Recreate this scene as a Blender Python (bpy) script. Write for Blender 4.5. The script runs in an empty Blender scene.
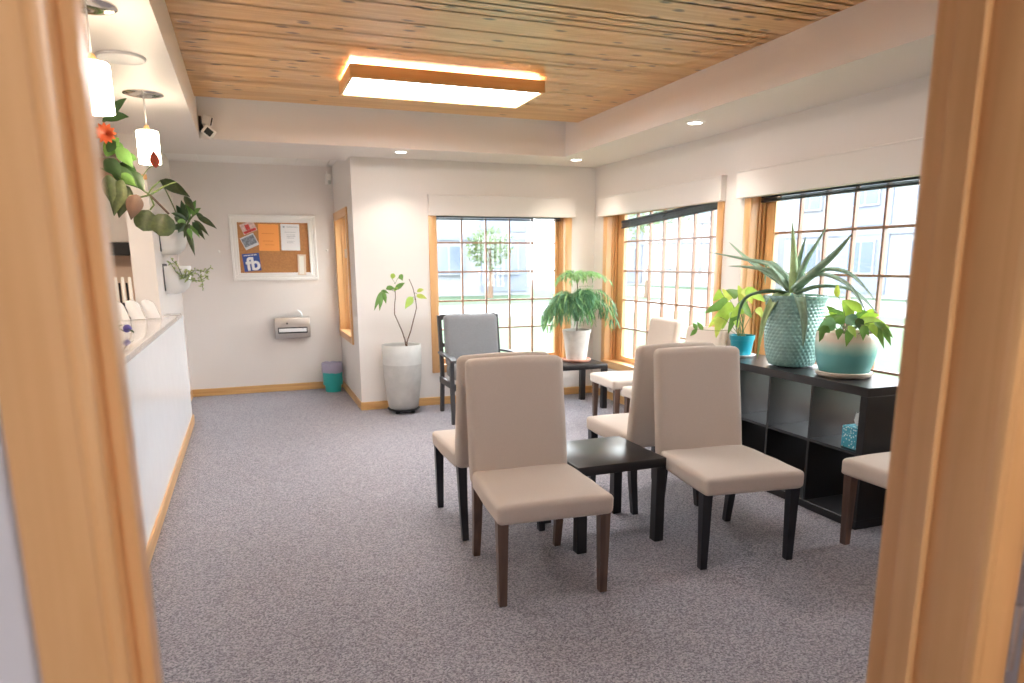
import bpy, bmesh, math, random
from mathutils import Vector, Matrix, noise
from math import sin, cos, pi, radians as R, sqrt
random.seed(7)
C = bpy.context.scene.collection
# ------------------------------------------------------------------ camera numbers
F, YAW, PITCH, ROLL, CX, CY, H = 699.09, .356287, .202927, -.006024, 512.0, 405.55, 1.5
def cam_axes():
    r = Vector((cos(YAW), -sin(YAW), 0)); f = Vector((sin(YAW), cos(YAW), 0)); u = Vector((0, 0, 1))
    f2 = cos(PITCH)*f - sin(PITCH)*u; u2 = sin(PITCH)*f + cos(PITCH)*u
    return cos(ROLL)*r + sin(ROLL)*u2, -sin(ROLL)*r + cos(ROLL)*u2, f2
CR, CU, CF = cam_axes()
def at(px, py, axis, val):                       # the point of the plane axis = val seen at a pixel of the photograph
    d = CR*((px-CX)/F) - CU*((py-CY)/F) + CF
    o = Vector((0, 0, H)); return o + d*((val-o[axis])/d[axis])
# ------------------------------------------------------------------ materials
def lin(c):
    c = c/255.; return c/12.92 if c <= .04045 else ((c+.055)/1.055)**2.4
def rgb(*c): return (lin(c[0]), lin(c[1]), lin(c[2]), 1)
MATS = {}
def mat(name, col, rough=.5, metal=0, spec=.5, noise_amt=0, noise_scale=8, bump=0, bump_scale=200, emit=None, estr=0, stretch=None, trans=0, sheen=0, coat=0):
    if name in MATS: return MATS[name]
    m = bpy.data.materials.new(name); m.use_nodes = True; nt = m.node_tree; N = nt.nodes; L = nt.links
    b = N['Principled BSDF']
    b.inputs['Base Color'].default_value = col; b.inputs['Roughness'].default_value = rough; b.inputs['Metallic'].default_value = metal
    b.inputs['Specular IOR Level'].default_value = spec
    if trans: b.inputs['Transmission Weight'].default_value = trans
    if sheen: b.inputs['Sheen Weight'].default_value = sheen
    if coat: b.inputs['Coat Weight'].default_value = coat
    if emit: b.inputs['Emission Color'].default_value = emit; b.inputs['Emission Strength'].default_value = estr
    if noise_amt or bump:
        tc = N.new('ShaderNodeTexCoord'); mp = N.new('ShaderNodeMapping'); L.new(tc.outputs['Object'], mp.inputs[0])
        if stretch: mp.inputs['Scale'].default_value = stretch
        if noise_amt:
            n = N.new('ShaderNodeTexNoise'); n.inputs['Scale'].default_value = noise_scale; n.inputs['Detail'].default_value = 5
            L.new(mp.outputs[0], n.inputs[0])
            mx = N.new('ShaderNodeMix'); mx.data_type = 'RGBA'
            mx.inputs['A'].default_value = tuple(max(0, c*(1-noise_amt)) for c in col[:3])+(1,)
            mx.inputs['B'].default_value = tuple(min(1, c*(1+noise_amt)) for c in col[:3])+(1,)
            cr = N.new('ShaderNodeMapRange'); cr.inputs['From Min'].default_value = .3; cr.inputs['From Max'].default_value = .7
            L.new(n.outputs[0], cr.inputs[0]); L.new(cr.outputs[0], mx.inputs['Factor']); L.new(mx.outputs['Result'], b.inputs['Base Color'])
        if bump:
            n2 = N.new('ShaderNodeTexNoise'); n2.inputs['Scale'].default_value = bump_scale; n2.inputs['Detail'].default_value = 3
            L.new(mp.outputs[0], n2.inputs[0])
            bp = N.new('ShaderNodeBump'); bp.inputs['Strength'].default_value = bump; bp.inputs['Distance'].default_value = .004
            L.new(n2.outputs[0], bp.inputs['Height']); L.new(bp.outputs[0], b.inputs['Normal'])
    MATS[name] = m; return m
PAINT = rgb(230, 224, 220)
wall_m = mat('wall_paint', PAINT, .42, bump=.08, bump_scale=160)
soffit_m = mat('soffit_paint', rgb(231, 225, 220), .5, bump=.06, bump_scale=160)
white_m = mat('gloss_white', rgb(243, 247, 252), .18, noise_amt=.02)
white_p = mat('white_paint', rgb(240, 238, 235), .35)
hall_m = mat('hall_paint', rgb(212, 211, 216), .5)
def wood(name, axis, col=(222, 174, 120), dark=(211, 160, 104), rough=.35, sc=.7):
    m = bpy.data.materials.new(name); m.use_nodes = True; nt = m.node_tree; N = nt.nodes; L = nt.links
    b = N['Principled BSDF']; b.inputs['Roughness'].default_value = rough; b.inputs['Coat Weight'].default_value = .25; b.inputs['Coat Roughness'].default_value = .3
    tc = N.new('ShaderNodeTexCoord'); mp = N.new('ShaderNodeMapping'); L.new(tc.outputs['Object'], mp.inputs[0])
    s = [45*sc]*3; s['xyz'.index(axis)] = 2.2*sc; mp.inputs['Scale'].default_value = s
    n = N.new('ShaderNodeTexNoise'); n.inputs['Scale'].default_value = 1; n.inputs['Detail'].default_value = 6; n.inputs['Roughness'].default_value = .6
    n.inputs['Distortion'].default_value = .6; L.new(mp.outputs[0], n.inputs[0])
    r = N.new('ShaderNodeValToRGB'); r.color_ramp.elements[0].position = .3; r.color_ramp.elements[0].color = rgb(*dark)
    r.color_ramp.elements[1].position = .62; r.color_ramp.elements[1].color = rgb(*col)
    L.new(n.outputs[0], r.inputs[0]); L.new(r.outputs[0], b.inputs['Base Color'])
    return m
wx, wy, wz = wood('oak_x', 'x'), wood('oak_y', 'y'), wood('oak_z', 'z')
base_x, base_y = wood('base_x', 'x', (222, 178, 118), (196, 146, 88)), wood('base_y', 'y', (222, 178, 118), (196, 146, 88))
munt_m = wood('muntin_wood', 'z', (158, 116, 90), (136, 96, 74))
walnut = wood('walnut_leg', 'z', (112, 86, 72), (84, 62, 52), .4)
black_leg = mat('black_leg', rgb(30, 29, 36), .35, noise_amt=.15, noise_scale=20)
black_brown = mat('black_brown_laminate', rgb(30, 28, 30), .32, noise_amt=.1, noise_scale=14)
steel = mat('brushed_steel', rgb(205, 198, 192), .32, metal=.9, noise_amt=.06, noise_scale=6, stretch=(1, 1, 40))
chrome = mat('chrome', rgb(205, 200, 194), .12, metal=1)
black_m = mat('matt_black', rgb(24, 24, 26), .5)

def fabric(name, col, amt=.07, scale=420, bump=.35):
    return mat(name, col, .92, spec=.2, noise_amt=amt, noise_scale=scale, bump=bump, bump_scale=scale*1.2, sheen=.25)
beige = fabric('beige_linen', rgb(203, 189, 178), .06)
grey_fab = fabric('grey_tweed', rgb(128, 129, 133), .22, 260)

def carpet_mat():
    m = bpy.data.materials.new('carpet_loop'); m.use_nodes = True; nt = m.node_tree; N = nt.nodes; L = nt.links
    b = N['Principled BSDF']; b.inputs['Roughness'].default_value = .95; b.inputs['Specular IOR Level'].default_value = .15; b.inputs['Sheen Weight'].default_value = .2
    tc = N.new('ShaderNodeTexCoord')
    v = N.new('ShaderNodeTexVoronoi'); v.inputs['Scale'].default_value = 150; L.new(tc.outputs['Object'], v.inputs['Vector'])
    n = N.new('ShaderNodeTexNoise'); n.inputs['Scale'].default_value = 110; n.inputs['Detail'].default_value = 3; L.new(tc.outputs['Object'], n.inputs['Vector'])
    n2 = N.new('ShaderNodeTexNoise'); n2.inputs['Scale'].default_value = 1.6; n2.inputs['Detail'].default_value = 3; L.new(tc.outputs['Object'], n2.inputs['Vector'])
    sep = N.new('ShaderNodeSeparateColor'); L.new(v.outputs['Color'], sep.inputs[0])
    a = N.new('ShaderNodeMath'); a.operation = 'MULTIPLY_ADD'; L.new(sep.outputs[0], a.inputs[0]); a.inputs[1].default_value = .55; L.new(n.outputs[0], a.inputs[2])
    r = N.new('ShaderNodeValToRGB'); e = r.color_ramp.elements
    e[0].position = .42; e[0].color = rgb(98, 95, 104); e[1].position = 1.0; e[1].color = rgb(172, 168, 176)
    k = e.new(.7); k.color = rgb(133, 129, 138)
    L.new(a.outputs[0], r.inputs[0])
    hs = N.new('ShaderNodeHueSaturation'); mr = N.new('ShaderNodeMapRange'); mr.inputs['To Min'].default_value = .92; mr.inputs['To Max'].default_value = 1.08
    L.new(n2.outputs[0], mr.inputs[0]); L.new(mr.outputs[0], hs.inputs['Value']); L.new(r.outputs[0], hs.inputs['Color'])
    L.new(hs.outputs[0], b.inputs['Base Color'])
    bp = N.new('ShaderNodeBump'); bp.inputs['Strength'].default_value = .6; bp.inputs['Distance'].default_value = .006; bp.invert = True
    L.new(v.outputs['Distance'], bp.inputs['Height']); L.new(bp.outputs[0], b.inputs['Normal'])
    return m
carpet = carpet_mat()

def pine_mat():
    m = bpy.data.materials.new('knotty_pine'); m.use_nodes = True; nt = m.node_tree; N = nt.nodes; L = nt.links
    b = N['Principled BSDF']; b.inputs['Roughness'].default_value = .35; b.inputs['Coat Weight'].default_value = .3; b.inputs['Coat Roughness'].default_value = .25
    tc = N.new('ShaderNodeTexCoord'); sp = N.new('ShaderNodeSeparateXYZ'); L.new(tc.outputs['Object'], sp.inputs[0])
    dv = N.new('ShaderNodeMath'); dv.operation = 'DIVIDE'; L.new(sp.outputs[1], dv.inputs[0]); dv.inputs[1].default_value = PLANK
    fl = N.new('ShaderNodeMath'); fl.operation = 'FLOOR'; L.new(dv.outputs[0], fl.inputs[0])
    wn = N.new('ShaderNodeTexWhiteNoise'); wn.noise_dimensions = '1D'; L.new(fl.outputs[0], wn.inputs['W'])
    off = N.new('ShaderNodeMath'); off.operation = 'MULTIPLY_ADD'; L.new(wn.outputs['Value'], off.inputs[0]); off.inputs[1].default_value = 37; L.new(sp.outputs[0], off.inputs[2])
    cb = N.new('ShaderNodeCombineXYZ'); L.new(off.outputs[0], cb.inputs[0]); L.new(sp.outputs[1], cb.inputs[1]); L.new(fl.outputs[0], cb.inputs[2])
    mp = N.new('ShaderNodeMapping'); mp.inputs['Scale'].default_value = (.9, 22, 3); L.new(cb.outputs[0], mp.inputs[0])
    n = N.new('ShaderNodeTexNoise'); n.inputs['Scale'].default_value = 1; n.inputs['Detail'].default_value = 5; n.inputs['Distortion'].default_value = .5; L.new(mp.outputs[0], n.inputs[0])
    r = N.new('ShaderNodeValToRGB'); e = r.color_ramp.elements
    e[0].position = .3; e[0].color = rgb(208, 152, 90); e[1].position = .66; e[1].color = rgb(232, 186, 124)
    L.new(n.outputs[0], r.inputs[0])
    hs = N.new('ShaderNodeHueSaturation'); mr = N.new('ShaderNodeMapRange'); mr.inputs['To Min'].default_value = .95; mr.inputs['To Max'].default_value = 1.05
    L.new(wn.outputs['Value'], mr.inputs[0]); L.new(mr.outputs[0], hs.inputs['Value']); L.new(r.outputs[0], hs.inputs['Color'])
    mp2 = N.new('ShaderNodeMapping'); mp2.inputs['Scale'].default_value = (5.5, 11.76, 1); L.new(cb.outputs[0], mp2.inputs[0])
    v = N.new('ShaderNodeTexVoronoi'); v.voronoi_dimensions = '2D'; v.inputs['Scale'].default_value = 1; v.inputs['Randomness'].default_value = 1; L.new(mp2.outputs[0], v.inputs['Vector'])
    kr = N.new('ShaderNodeValToRGB'); k = kr.color_ramp.elements
    k[0].position = .1; k[0].color = (1, 1, 1, 1); k[1].position = .26; k[1].color = (0, 0, 0, 1)
    L.new(v.outputs['Distance'], kr.inputs[0])
    sc = N.new('ShaderNodeSeparateColor'); L.new(v.outputs['Color'], sc.inputs[0])
    gt = N.new('ShaderNodeMath'); gt.operation = 'GREATER_THAN'; gt.inputs[1].default_value = .8; L.new(sc.outputs[0], gt.inputs[0])
    ml = N.new('ShaderNodeMath'); ml.operation = 'MULTIPLY'; L.new(kr.outputs[0], ml.inputs[0]); L.new(gt.outputs[0], ml.inputs[1])
    mx = N.new('ShaderNodeMix'); mx.data_type = 'RGBA'; L.new(ml.outputs[0], mx.inputs['Factor']); L.new(hs.outputs[0], mx.inputs['A']); mx.inputs['B'].default_value = rgb(120, 82, 52)
    L.new(mx.outputs['Result'], b.inputs['Base Color'])
    return m
PLANK = .085
pine = pine_mat()

def glass_mat():
    m = bpy.data.materials.new('window_glass'); m.use_nodes = True; nt = m.node_tree; N = nt.nodes; L = nt.links
    N.remove(N['Principled BSDF']); t = N.new('ShaderNodeBsdfTransparent'); t.inputs[0].default_value = (.97, .985, .98, 1)
    g = N.new('ShaderNodeBsdfGlossy'); g.inputs['Roughness'].default_value = .02
    lw = N.new('ShaderNodeLayerWeight'); lw.inputs[0].default_value = .5; pw = N.new('ShaderNodeMath'); pw.operation = 'POWER'; pw.inputs[1].default_value = 4; L.new(lw.outputs['Facing'], pw.inputs[0])
    fr = N.new('ShaderNodeMath'); fr.operation = 'MULTIPLY_ADD'; fr.inputs[1].default_value = .5; fr.inputs[2].default_value = .03; L.new(pw.outputs[0], fr.inputs[0]); mx = N.new('ShaderNodeMixShader')
    L.new(fr.outputs[0], mx.inputs[0]); L.new(t.outputs[0], mx.inputs[1]); L.new(g.outputs[0], mx.inputs[2]); L.new(mx.outputs[0], N['Material Output'].inputs[0])
    return m
glass = glass_mat()
def leaf_mat(name, col, amt=.25, scale=14, rough=.38, trans=.35):
    m = mat(name, col, rough, noise_amt=amt, noise_scale=scale)
    nt = m.node_tree; N = nt.nodes; L = nt.links; b = N['Principled BSDF']
    tl = N.new('ShaderNodeBsdfTranslucent'); tl.inputs[0].default_value = (min(1, col[0]*1.6), min(1, col[1]*1.5), col[2]*.7, 1)
    mx = N.new('ShaderNodeMixShader'); mx.inputs[0].default_value = trans
    L.new(b.outputs[0], mx.inputs[1]); L.new(tl.outputs[0], mx.inputs[2]); L.new(mx.outputs[0], N['Material Output'].inputs[0])
    return m
# ------------------------------------------------------------------ mesh helpers
def mesh(name, bm, m, parent=None, sharp=35, smooth=True):
    bmesh.ops.recalc_face_normals(bm, faces=bm.faces)
    me = bpy.data.meshes.new(name); bm.to_mesh(me); bm.free()
    for k in (m if isinstance(m, (list, tuple)) else [m]): me.materials.append(k)
    if smooth:
        me.shade_smooth()
        if sharp: me.set_sharp_from_angle(angle=R(sharp))
    o = bpy.data.objects.new(name, me); C.objects.link(o)
    if parent: o.parent = parent
    return o
def tag(o, label, cat, group=None, kind=None):
    o['label'] = label; o['category'] = cat
    if group: o['group'] = group
    if kind: o['kind'] = kind
    return o
def empty(name, loc=(0, 0, 0), rz=0):
    o = bpy.data.objects.new(name, None); C.objects.link(o); o.location = loc; o.rotation_euler = (0, 0, rz); o.empty_display_size = .05
    return o
def thing(name, label, cat, loc=(0, 0, 0), rz=0, group=None): return tag(empty(name, loc, rz), label, cat, group)
def struct(o, label=None, cat=None):
    o['kind'] = 'structure'
    if label: o['label'] = label
    if cat: o['category'] = cat
    return o
def dup(root, loc, rz, label, group=None):
    r = root.copy(); C.objects.link(r); r.location = loc; r.rotation_euler = (0, 0, rz); r['label'] = label
    if group: r['group'] = group
    for ch in root.children:
        c = ch.copy(); C.objects.link(c); c.parent = r
        for g in ch.children:
            d = g.copy(); C.objects.link(d); d.parent = c
    return r
def B(): return bmesh.new()
def box(bm, lo, hi, r=0, seg=2, mi=0, M=None):
    lo = Vector(lo); hi = Vector(hi); c = (lo+hi)/2; s = hi-lo
    T = Matrix.Translation(c) @ Matrix.Diagonal((s.x, s.y, s.z, 1))
    v = bmesh.ops.create_cube(bm, size=1, matrix=T)['verts']
    fs = list({f for x in v for f in x.link_faces})
    if r:
        es = list({e for x in v for e in x.link_edges})
        g = bmesh.ops.bevel(bm, geom=es, offset=r, segments=seg, affect='EDGES', profile=.5)
        fs = list({f for x in g['verts'] for f in x.link_faces} | {f for f in fs if f.is_valid})
        v = list({x for f in fs for x in f.verts})
    for f in fs: f.material_index = mi
    if M is not None: bmesh.ops.transform(bm, matrix=M, verts=v)
    return v
def ring_loft(bm, rings, closed=True, cap=True, mi=0):
    vs = [[bm.verts.new(p) for p in r] for r in rings]; n = len(vs[0])
    for a, b in zip(vs, vs[1:]):
        for i in range(n if closed else n-1):
            f = bm.faces.new((a[i], a[(i+1) % n], b[(i+1) % n], b[i])); f.material_index = mi
    if cap and closed:
        for r in (vs[0], vs[-1]):
            try: bm.faces.new(r).material_index = mi
            except ValueError: pass
    return vs
def lathe(bm, prof, c=(0, 0, 0), n=40, mi=0, cap=True, sy=1):
    return ring_loft(bm, [[(c[0]+r*cos(2*pi*i/n), c[1]+r*sy*sin(2*pi*i/n), c[2]+z) for i in range(n)] for r, z in prof], cap=cap, mi=mi)
def frames(pts):
    pts = [Vector(p) for p in pts]; out = []; up = Vector((0, 0, 1)); prev = None
    for i, p in enumerate(pts):
        t = (pts[min(i+1, len(pts)-1)]-pts[max(i-1, 0)]).normalized()
        if prev is None:
            s = t.cross(up)
            if s.length < .1: s = t.cross(Vector((1, 0, 0)))
        else: s = prev - t*prev.dot(t)
        if s.length < 1e-6: s = Vector((1, 0, 0))
        s.normalize(); prev = s; out.append((p, t, s, s.cross(t)))
    return out
def tube(bm, pts, rad, n=8, mi=0, flat=1.0):
    fr = frames(pts); k = len(fr); rings = []
    for i, (p, t, s, u) in enumerate(fr):
        r = rad(i/(k-1)) if callable(rad) else (rad[i] if isinstance(rad, (list, tuple)) else rad)
        rings.append([p + s*(r*cos(2*pi*j/n)) + u*(r*flat*sin(2*pi*j/n)) for j in range(n)])
    ring_loft(bm, rings, mi=mi)
def bez(a, b, c, n=8, d=None):
    a, b, c = Vector(a), Vector(b), Vector(c); out = []
    for i in range(n+1):
        t = i/n
        if d is None: out.append(a*(1-t)**2 + b*(2*t*(1-t)) + c*t*t)
        else: out.append(a*(1-t)**3 + b*(3*t*(1-t)**2) + c*(3*t*t*(1-t)) + Vector(d)*t**3)
    return out
def leaf(bm, pts, width, side=None, fold=.18, prof='oval', mi=0, thick=.0012):
    """a leaf blade along pts with a little fold and thickness"""
    fr = frames(pts); k = len(fr); L = []; 
    for i, (p, t, s, u) in enumerate(fr):
        x = i/(k-1)
        if prof == 'oval': w = sin(pi*min(1, .04+x*.96)**.85)
        elif prof == 'heart': w = (1-x)**.65*(min(1, x*7+.25))**.5*1.0
        elif prof == 'round': w = sqrt(max(0, 1-(2*x-1)**2))
        elif prof == 'lance': w = sin(pi*x**.7)
        else: w = 1-x
        w = max(.02, w)*width/2
        if side is not None:
            s = Vector(side) - t*Vector(side).dot(t)
            if s.length < 1e-4: s = t.orthogonal()
            s.normalize(); u = s.cross(t)
        L.append((p, s*w, u*(w*fold)))
    top = [[bm.verts.new(q) for q in (p-s+u, p-s*.5+u*.4, p, p+s*.5+u*.4, p+s+u)] for p, s, u in L]
    for a, b in zip(top, top[1:]):
        for i in range(4): bm.faces.new((a[i], a[i+1], b[i+1], b[i])).material_index = mi
# ------------------------------------------------------------------ room numbers
XR, YB, YA, XC, ZS, ZC = 3.67, 7.19, 8.68, 1.02, 2.505, 2.79     # right wall, back wall, alcove wall, corner, soffit, pine ceiling
XL = -.69                                                        # alcove left wall
TX0, TX1, TY0, TY1 = -.275, 3.02, 1.3, 6.575                     # ceiling tray
WT = .17
def wall_boxes(bm, axis, pos, t, u0, u1, z0, z1, holes):
    """a wall panel with rectangular holes; axis = the wall's own direction"""
    us = sorted({u0, u1, *[h[0] for h in holes], *[h[1] for h in holes]}); zs = sorted({z0, z1, *[h[2] for h in holes], *[h[3] for h in holes]})
    for a, b in zip(us, us[1:]):
        for c, d in zip(zs, zs[1:]):
            m = ((a+b)/2, (c+d)/2)
            if any(h[0] < m[0] < h[1] and h[2] < m[1] < h[3] for h in holes): continue
            if axis == 'x': box(bm, (a, pos, c), (b, pos+t, d))
            else: box(bm, (pos, a, c), (pos+t, b, d))
    bmesh.ops.remove_doubles(bm, verts=bm.verts, dist=1e-5)
# floor: one carpet through the door
bm = B(); box(bm, (-3.3, -1.8, -.12), (XR+WT, YB+.02, 0)); box(bm, (-3.3, YB+.02, -.12), (XC+WT, YA+WT, 0))
struct(mesh('floor', bm, carpet, smooth=False))
bm = B(); wall_boxes(bm, 'x', YB, WT, XC, XR+WT, 0, ZC+.1, [(1.835, 3.325, .405, 2.02)]); struct(mesh('wall_back', bm, wall_m, smooth=False))
bm = B(); wall_boxes(bm, 'y', XR, WT, .69, YB, 0, ZC+.1, [(4.95, 6.895, .405, 2.02), (2.62, 4.57, .405, 2.02)]); struct(mesh('wall_right', bm, wall_m, smooth=False))
bm = B(); box(bm, (XL-.02, YA, 0), (XC+WT, YA+WT, ZC+.1)); struct(mesh('wall_alcove_back', bm, wall_m, smooth=False))
bm = B(); wall_boxes(bm, 'y', XC, WT, YB+WT, YA, 0, ZC+.1, [(7.62, 8.58, .70, 2.02)]); struct(mesh('wall_alcove_right', bm, wall_m, smooth=False))
bm = B(); box(bm, (XL-.176, 6.5, 0), (XL, YA, ZC+.1)); struct(mesh('wall_alcove_left', bm, wall_m, smooth=False))
recep_m = mat('reception_paint', rgb(226, 205, 186), .5)
bm = B(); box(bm, (-3.3, YA, 0), (XL-.02, YA+WT, ZC+.1)); struct(mesh('wall_reception_back', bm, recep_m, smooth=False))
bm = B(); box(bm, (-3.3-WT, -1.8, 0), (-3.3, YA+WT, ZC+.1)); struct(mesh('wall_reception_left', bm, recep_m, smooth=False))
# front wall with the doorway (camera stands in it)
YL, Y0, Y1 = .613, .56, .69
bm = B(); box(bm, (-3.3, YL, 0), (-.134, Y1, ZC+.1)); box(bm, (.848, Y0, 0), (XR+WT, Y1, ZC+.1)); box(bm, (-.134, YL, 2.08), (.848, Y1, ZC+.1))
struct(mesh('wall_front', bm, hall_m, smooth=False))
bm = B(); box(bm, (-1.3-.1, -1.8, 0), (-1.3, Y0, ZS)); struct(mesh('wall_hall_left', bm, hall_m, smooth=False))
bm = B(); box(bm, (2.3, -1.8, 0), (2.4, Y0, ZS)); struct(mesh('wall_hall_right', bm, hall_m, smooth=False))
bm = B(); box(bm, (-1.4, -1.8-.1, 0), (2.4, -1.8, ZS)); struct(mesh('wall_hall_rear', bm, hall_m, smooth=False))
bm = B(); box(bm, (-1.4, -1.9, ZS), (2.4, Y0, ZS+.1)); struct(mesh('ceiling_hall', bm, soffit_m, smooth=False))
# soffit ring around the tray, pine boards above
bm = B()
for a in (((-3.3, Y1, ZS), (TX0, 7.5, ZC+.1)), ((TX1, Y1, ZS), (XR, YB, ZC+.1)), ((TX0, Y1, ZS), (TX1, TY0, ZC+.1)), ((TX0, TY1, ZS), (TX1, YB, ZC+.1)), ((TX0, YB, ZS), (XC, 7.5, ZC+.1))): box(bm, *a)
struct(mesh('ceiling_soffit', bm, soffit_m, smooth=False))
bm = B(); n = int((TY1-TY0)/PLANK)+1; ys = []
for i in range(n+1):
    y = TY0-.02+i*PLANK; ys += [(y-.0055, ZC), (y-.0035, ZC+.016), (y+.0035, ZC+.016), (y+.0055, ZC)]
ys = [(math.floor((TY0-.3)/PLANK)*PLANK + (y-TY0+.02), z) for y, z in ys]
ring = [[(x, y, z) for y, z in ys] for x in (TX0-.01, TX1+.01)]
ring_loft(bm, ring, closed=False)
pc = mesh('ceiling', bm, pine, smooth=False); struct(pc)
sol = pc.modifiers.new('t', 'SOLIDIFY'); sol.thickness = .02; sol.offset = 1 if pc.data.polygons[0].normal.z < 0 else -1
bm = B(); box(bm, (TX0-.05, TY0-.35, ZC+.05), (TX1+.05, TY1+.05, ZC+.12)); struct(mesh('ceiling_deck', bm, white_p, smooth=False))
# alcove ceiling: white tiles in a grid
bm = B(); box(bm, (-3.3, 7.5, 2.595), (XC, YA, 2.7))
for i in range(14): 
    x = XC-.06-i*.34
    box(bm, (x-.012, 7.5, 2.588), (x+.012, YA, 2.596))
for y in (7.52, 8.1, 8.66): box(bm, (-3.3, y-.012, 2.587), (XC, y+.012, 2.596))
struct(mesh('ceiling_alcove', bm, white_p, smooth=False))
# baseboards
def baseboard(name, lo, hi, m):
    bm = B(); box(bm, lo, hi, .004, 1); struct(mesh(name, bm, m, smooth=False))
bh = .085
baseboard('baseboard_back', (XC-.012, YB-.014, 0), (XR, YB, bh), base_x)
baseboard('baseboard_right', (XR-.014, .69, 0), (XR, YB-.014, bh), base_y)
baseboard('baseboard_alcove_back', (XL, YA-.014, 0), (XC, YA, bh), base_x)
baseboard('baseboard_alcove_right', (XC-.014, YB, 0), (XC, YA-.014, bh), base_y)
baseboard('baseboard_alcove_left', (XL, 7.21, 0), (XL+.012, YA-.014, bh), base_y)
# ------------------------------------------------------------------ windows
def window(num, loc, rz, W, z0, ztop, cols, rows, label, depth=.14, gm=(.121, .142)):
    w = empty('window_%d' % num, loc, rz); w['kind'] = 'structure'; w['label'] = label
    cw = .08
    for x0 in (0, W-cw):
        bm = B(); box(bm, (x0, -.018, z0), (x0+cw, .001, ztop), .005, 2); mesh('casing', bm, wz, w)
    bm = B(); box(bm, (cw+.0005, -.018, z0), (W-cw-.0005, .001, z0+cw), .005, 2); mesh('casing', bm, wx, w)
    bm = B(); box(bm, (cw-.02, -.03, z0+cw-.012), (W-cw+.02, .03, z0+cw+.006), .005, 2); mesh('sill', bm, wx, w)
    for x0, x1 in ((cw-.02, cw), (W-cw, W-cw+.02)):
        bm = B(); box(bm, (x0, 0, z0+cw-.02), (x1, depth+.03, ztop+.045)); s = 1 if x0 < .5 else -1
        xi = x1 if s > 0 else x0
        box(bm, (min(xi, xi+s*.012), .055, z0+cw), (max(xi, xi+s*.012), .075, ztop+.045), .002, 1)
        box(bm, (min(xi, xi+s*.022), .085, z0+cw), (max(xi, xi+s*.022), .108, ztop+.045), .002, 1)
        mesh('jamb', bm, wz, w)
    bm = B(); box(bm, (cw-.02, 0, z0+cw-.02), (W-cw+.02, depth+.03, z0+cw)); box(bm, (cw-.02, 0, ztop+.03), (W-cw+.02, depth+.03, ztop+.05)); mesh('jamb', bm, wx, w)
    g0, g1 = gm[0], W-gm[1]; zb = z0+cw+.055
    bm = B()
    for a, b in (((cw+.002, 0), (g0, 1)), ((g1, 0), (W-cw-.002, 1))): box(bm, (a[0], depth-.025, z0+cw), (b[0], depth+.02, ztop+.03), .004, 1)
    mesh('sash', bm, wz, w)
    bm = B(); box(bm, (g0, depth-.025, z0+cw), (g1, depth+.02, zb), .004, 1); box(bm, (g0, depth-.025, ztop+.002), (g1, depth+.02, ztop+.03)); mesh('sash', bm, wx, w)
    bm = B(); box(bm, (g0, depth-.003, zb), (g1, depth+.003, ztop+.01)); mesh('pane', bm, glass, w, smooth=False)
    bm = B()
    for i in range(1, cols): x = g0+(g1-g0)*i/cols; box(bm, (x-.0085, depth-.016, zb), (x+.0085, depth+.012, ztop+.01))
    for z in rows: box(bm, (g0, depth-.017, z-.0085), (g1, depth+.013, z+.0085))
    mesh('muntin_grid', bm, munt_m, w, smooth=False)
    return w
rows = (1.70, 1.397, 1.09, .787)
window(1, (1.775, YB, 0), 0, 1.61, .345, 1.975, 5, rows, 'wood framed grid window in the back wall behind the grey armchair')
window(2, (XR, 6.955, 0), -pi/2, 2.065, .345, 1.975, 7, rows, 'wood framed grid window in the right wall beside the fern', gm=(.225, .1))
window(3, (XR, 4.63, 0), -pi/2, 2.07, .345, 1.975, 7, rows, 'wood framed grid window in the right wall behind the aloe', gm=(.2, .142))
w4 = window(4, (XC, 8.64, 0), -pi/2, 1.08, .64, 1.975, 2, (1.5, 1.0), 'narrow wood framed window in the alcove side wall')
bm = B(); box(bm, (0, -.018, 1.975), (1.08, .001, 2.065), .005, 2); mesh('casing', bm, wx, w4)
bm = B(); box(bm, (.93, -.03, 1.55), (.945, .0, 1.64), .004, 1); mesh('latch', bm, steel, w4)
# pelmets over the windows, painted like the wall
for i, (lo, hi) in enumerate((((1.774, YB-.055, 1.965), (3.412, YB, 2.168)), ((XR-.055, 4.885, 1.968), (XR, 7.03, 2.165)), ((XR-.055, 2.5, 1.968), (XR, 4.69, 2.168)))):
    bm = B(); box(bm, lo, hi, .004, 1); box(bm, (lo[0]-.004, lo[1]-.004, hi[2]-.008), (hi[0]+(.004 if i == 0 else 0), hi[1]+(0 if i == 0 else .004), hi[2]+.004), .002, 1)
    struct(mesh('trim_%d' % (i+1), bm, wall_m, smooth=False))
# blinds drawn up under the pelmets
blind_m = mat('blind_slats', rgb(52, 60, 68), .4, noise_amt=.2, noise_scale=30)
def blind(label, p0, p1, h0, rzt):
    a, b = Vector(p0), Vector(p1); t = thing('raised_blind', label, 'blind', a, 0, None); d = b-a; Ln = d.length
    ang = math.atan2(d.y, d.x); t.rotation_euler = (0, -math.asin(d.z/Ln), ang)
    bm = B(); box(bm, (0, -.02, h0-.022), (Ln, .02, h0), .003, 1); mesh('headrail', bm, blind_m, t)
    bm = B(); k = max(2, int((h0-.03)/.009))
    for i in range(k): box(bm, (.003, -.022, .009+i*.009), (Ln-.003, .022, .0125+i*.009))
    mesh('slat_stack', bm, blind_m, t)
    bm = B(); box(bm, (0, -.022, -.004), (Ln, .022, .006), .003, 1); mesh('bottom_rail', bm, blind_m, t)
    for f in (.12, .5, .88):
        bm = B(); box(bm, (Ln*f-.004, -.026, -.002), (Ln*f+.004, -.0235, h0)); mesh('ladder_tape', bm, mat('tape', rgb(110, 116, 122), .7), t)
blind('dark grey raised blind hanging crooked in the window beside the fern', (3.745, 6.69, 1.838), (3.745, 5.07, 1.925), .075, 0)
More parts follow.
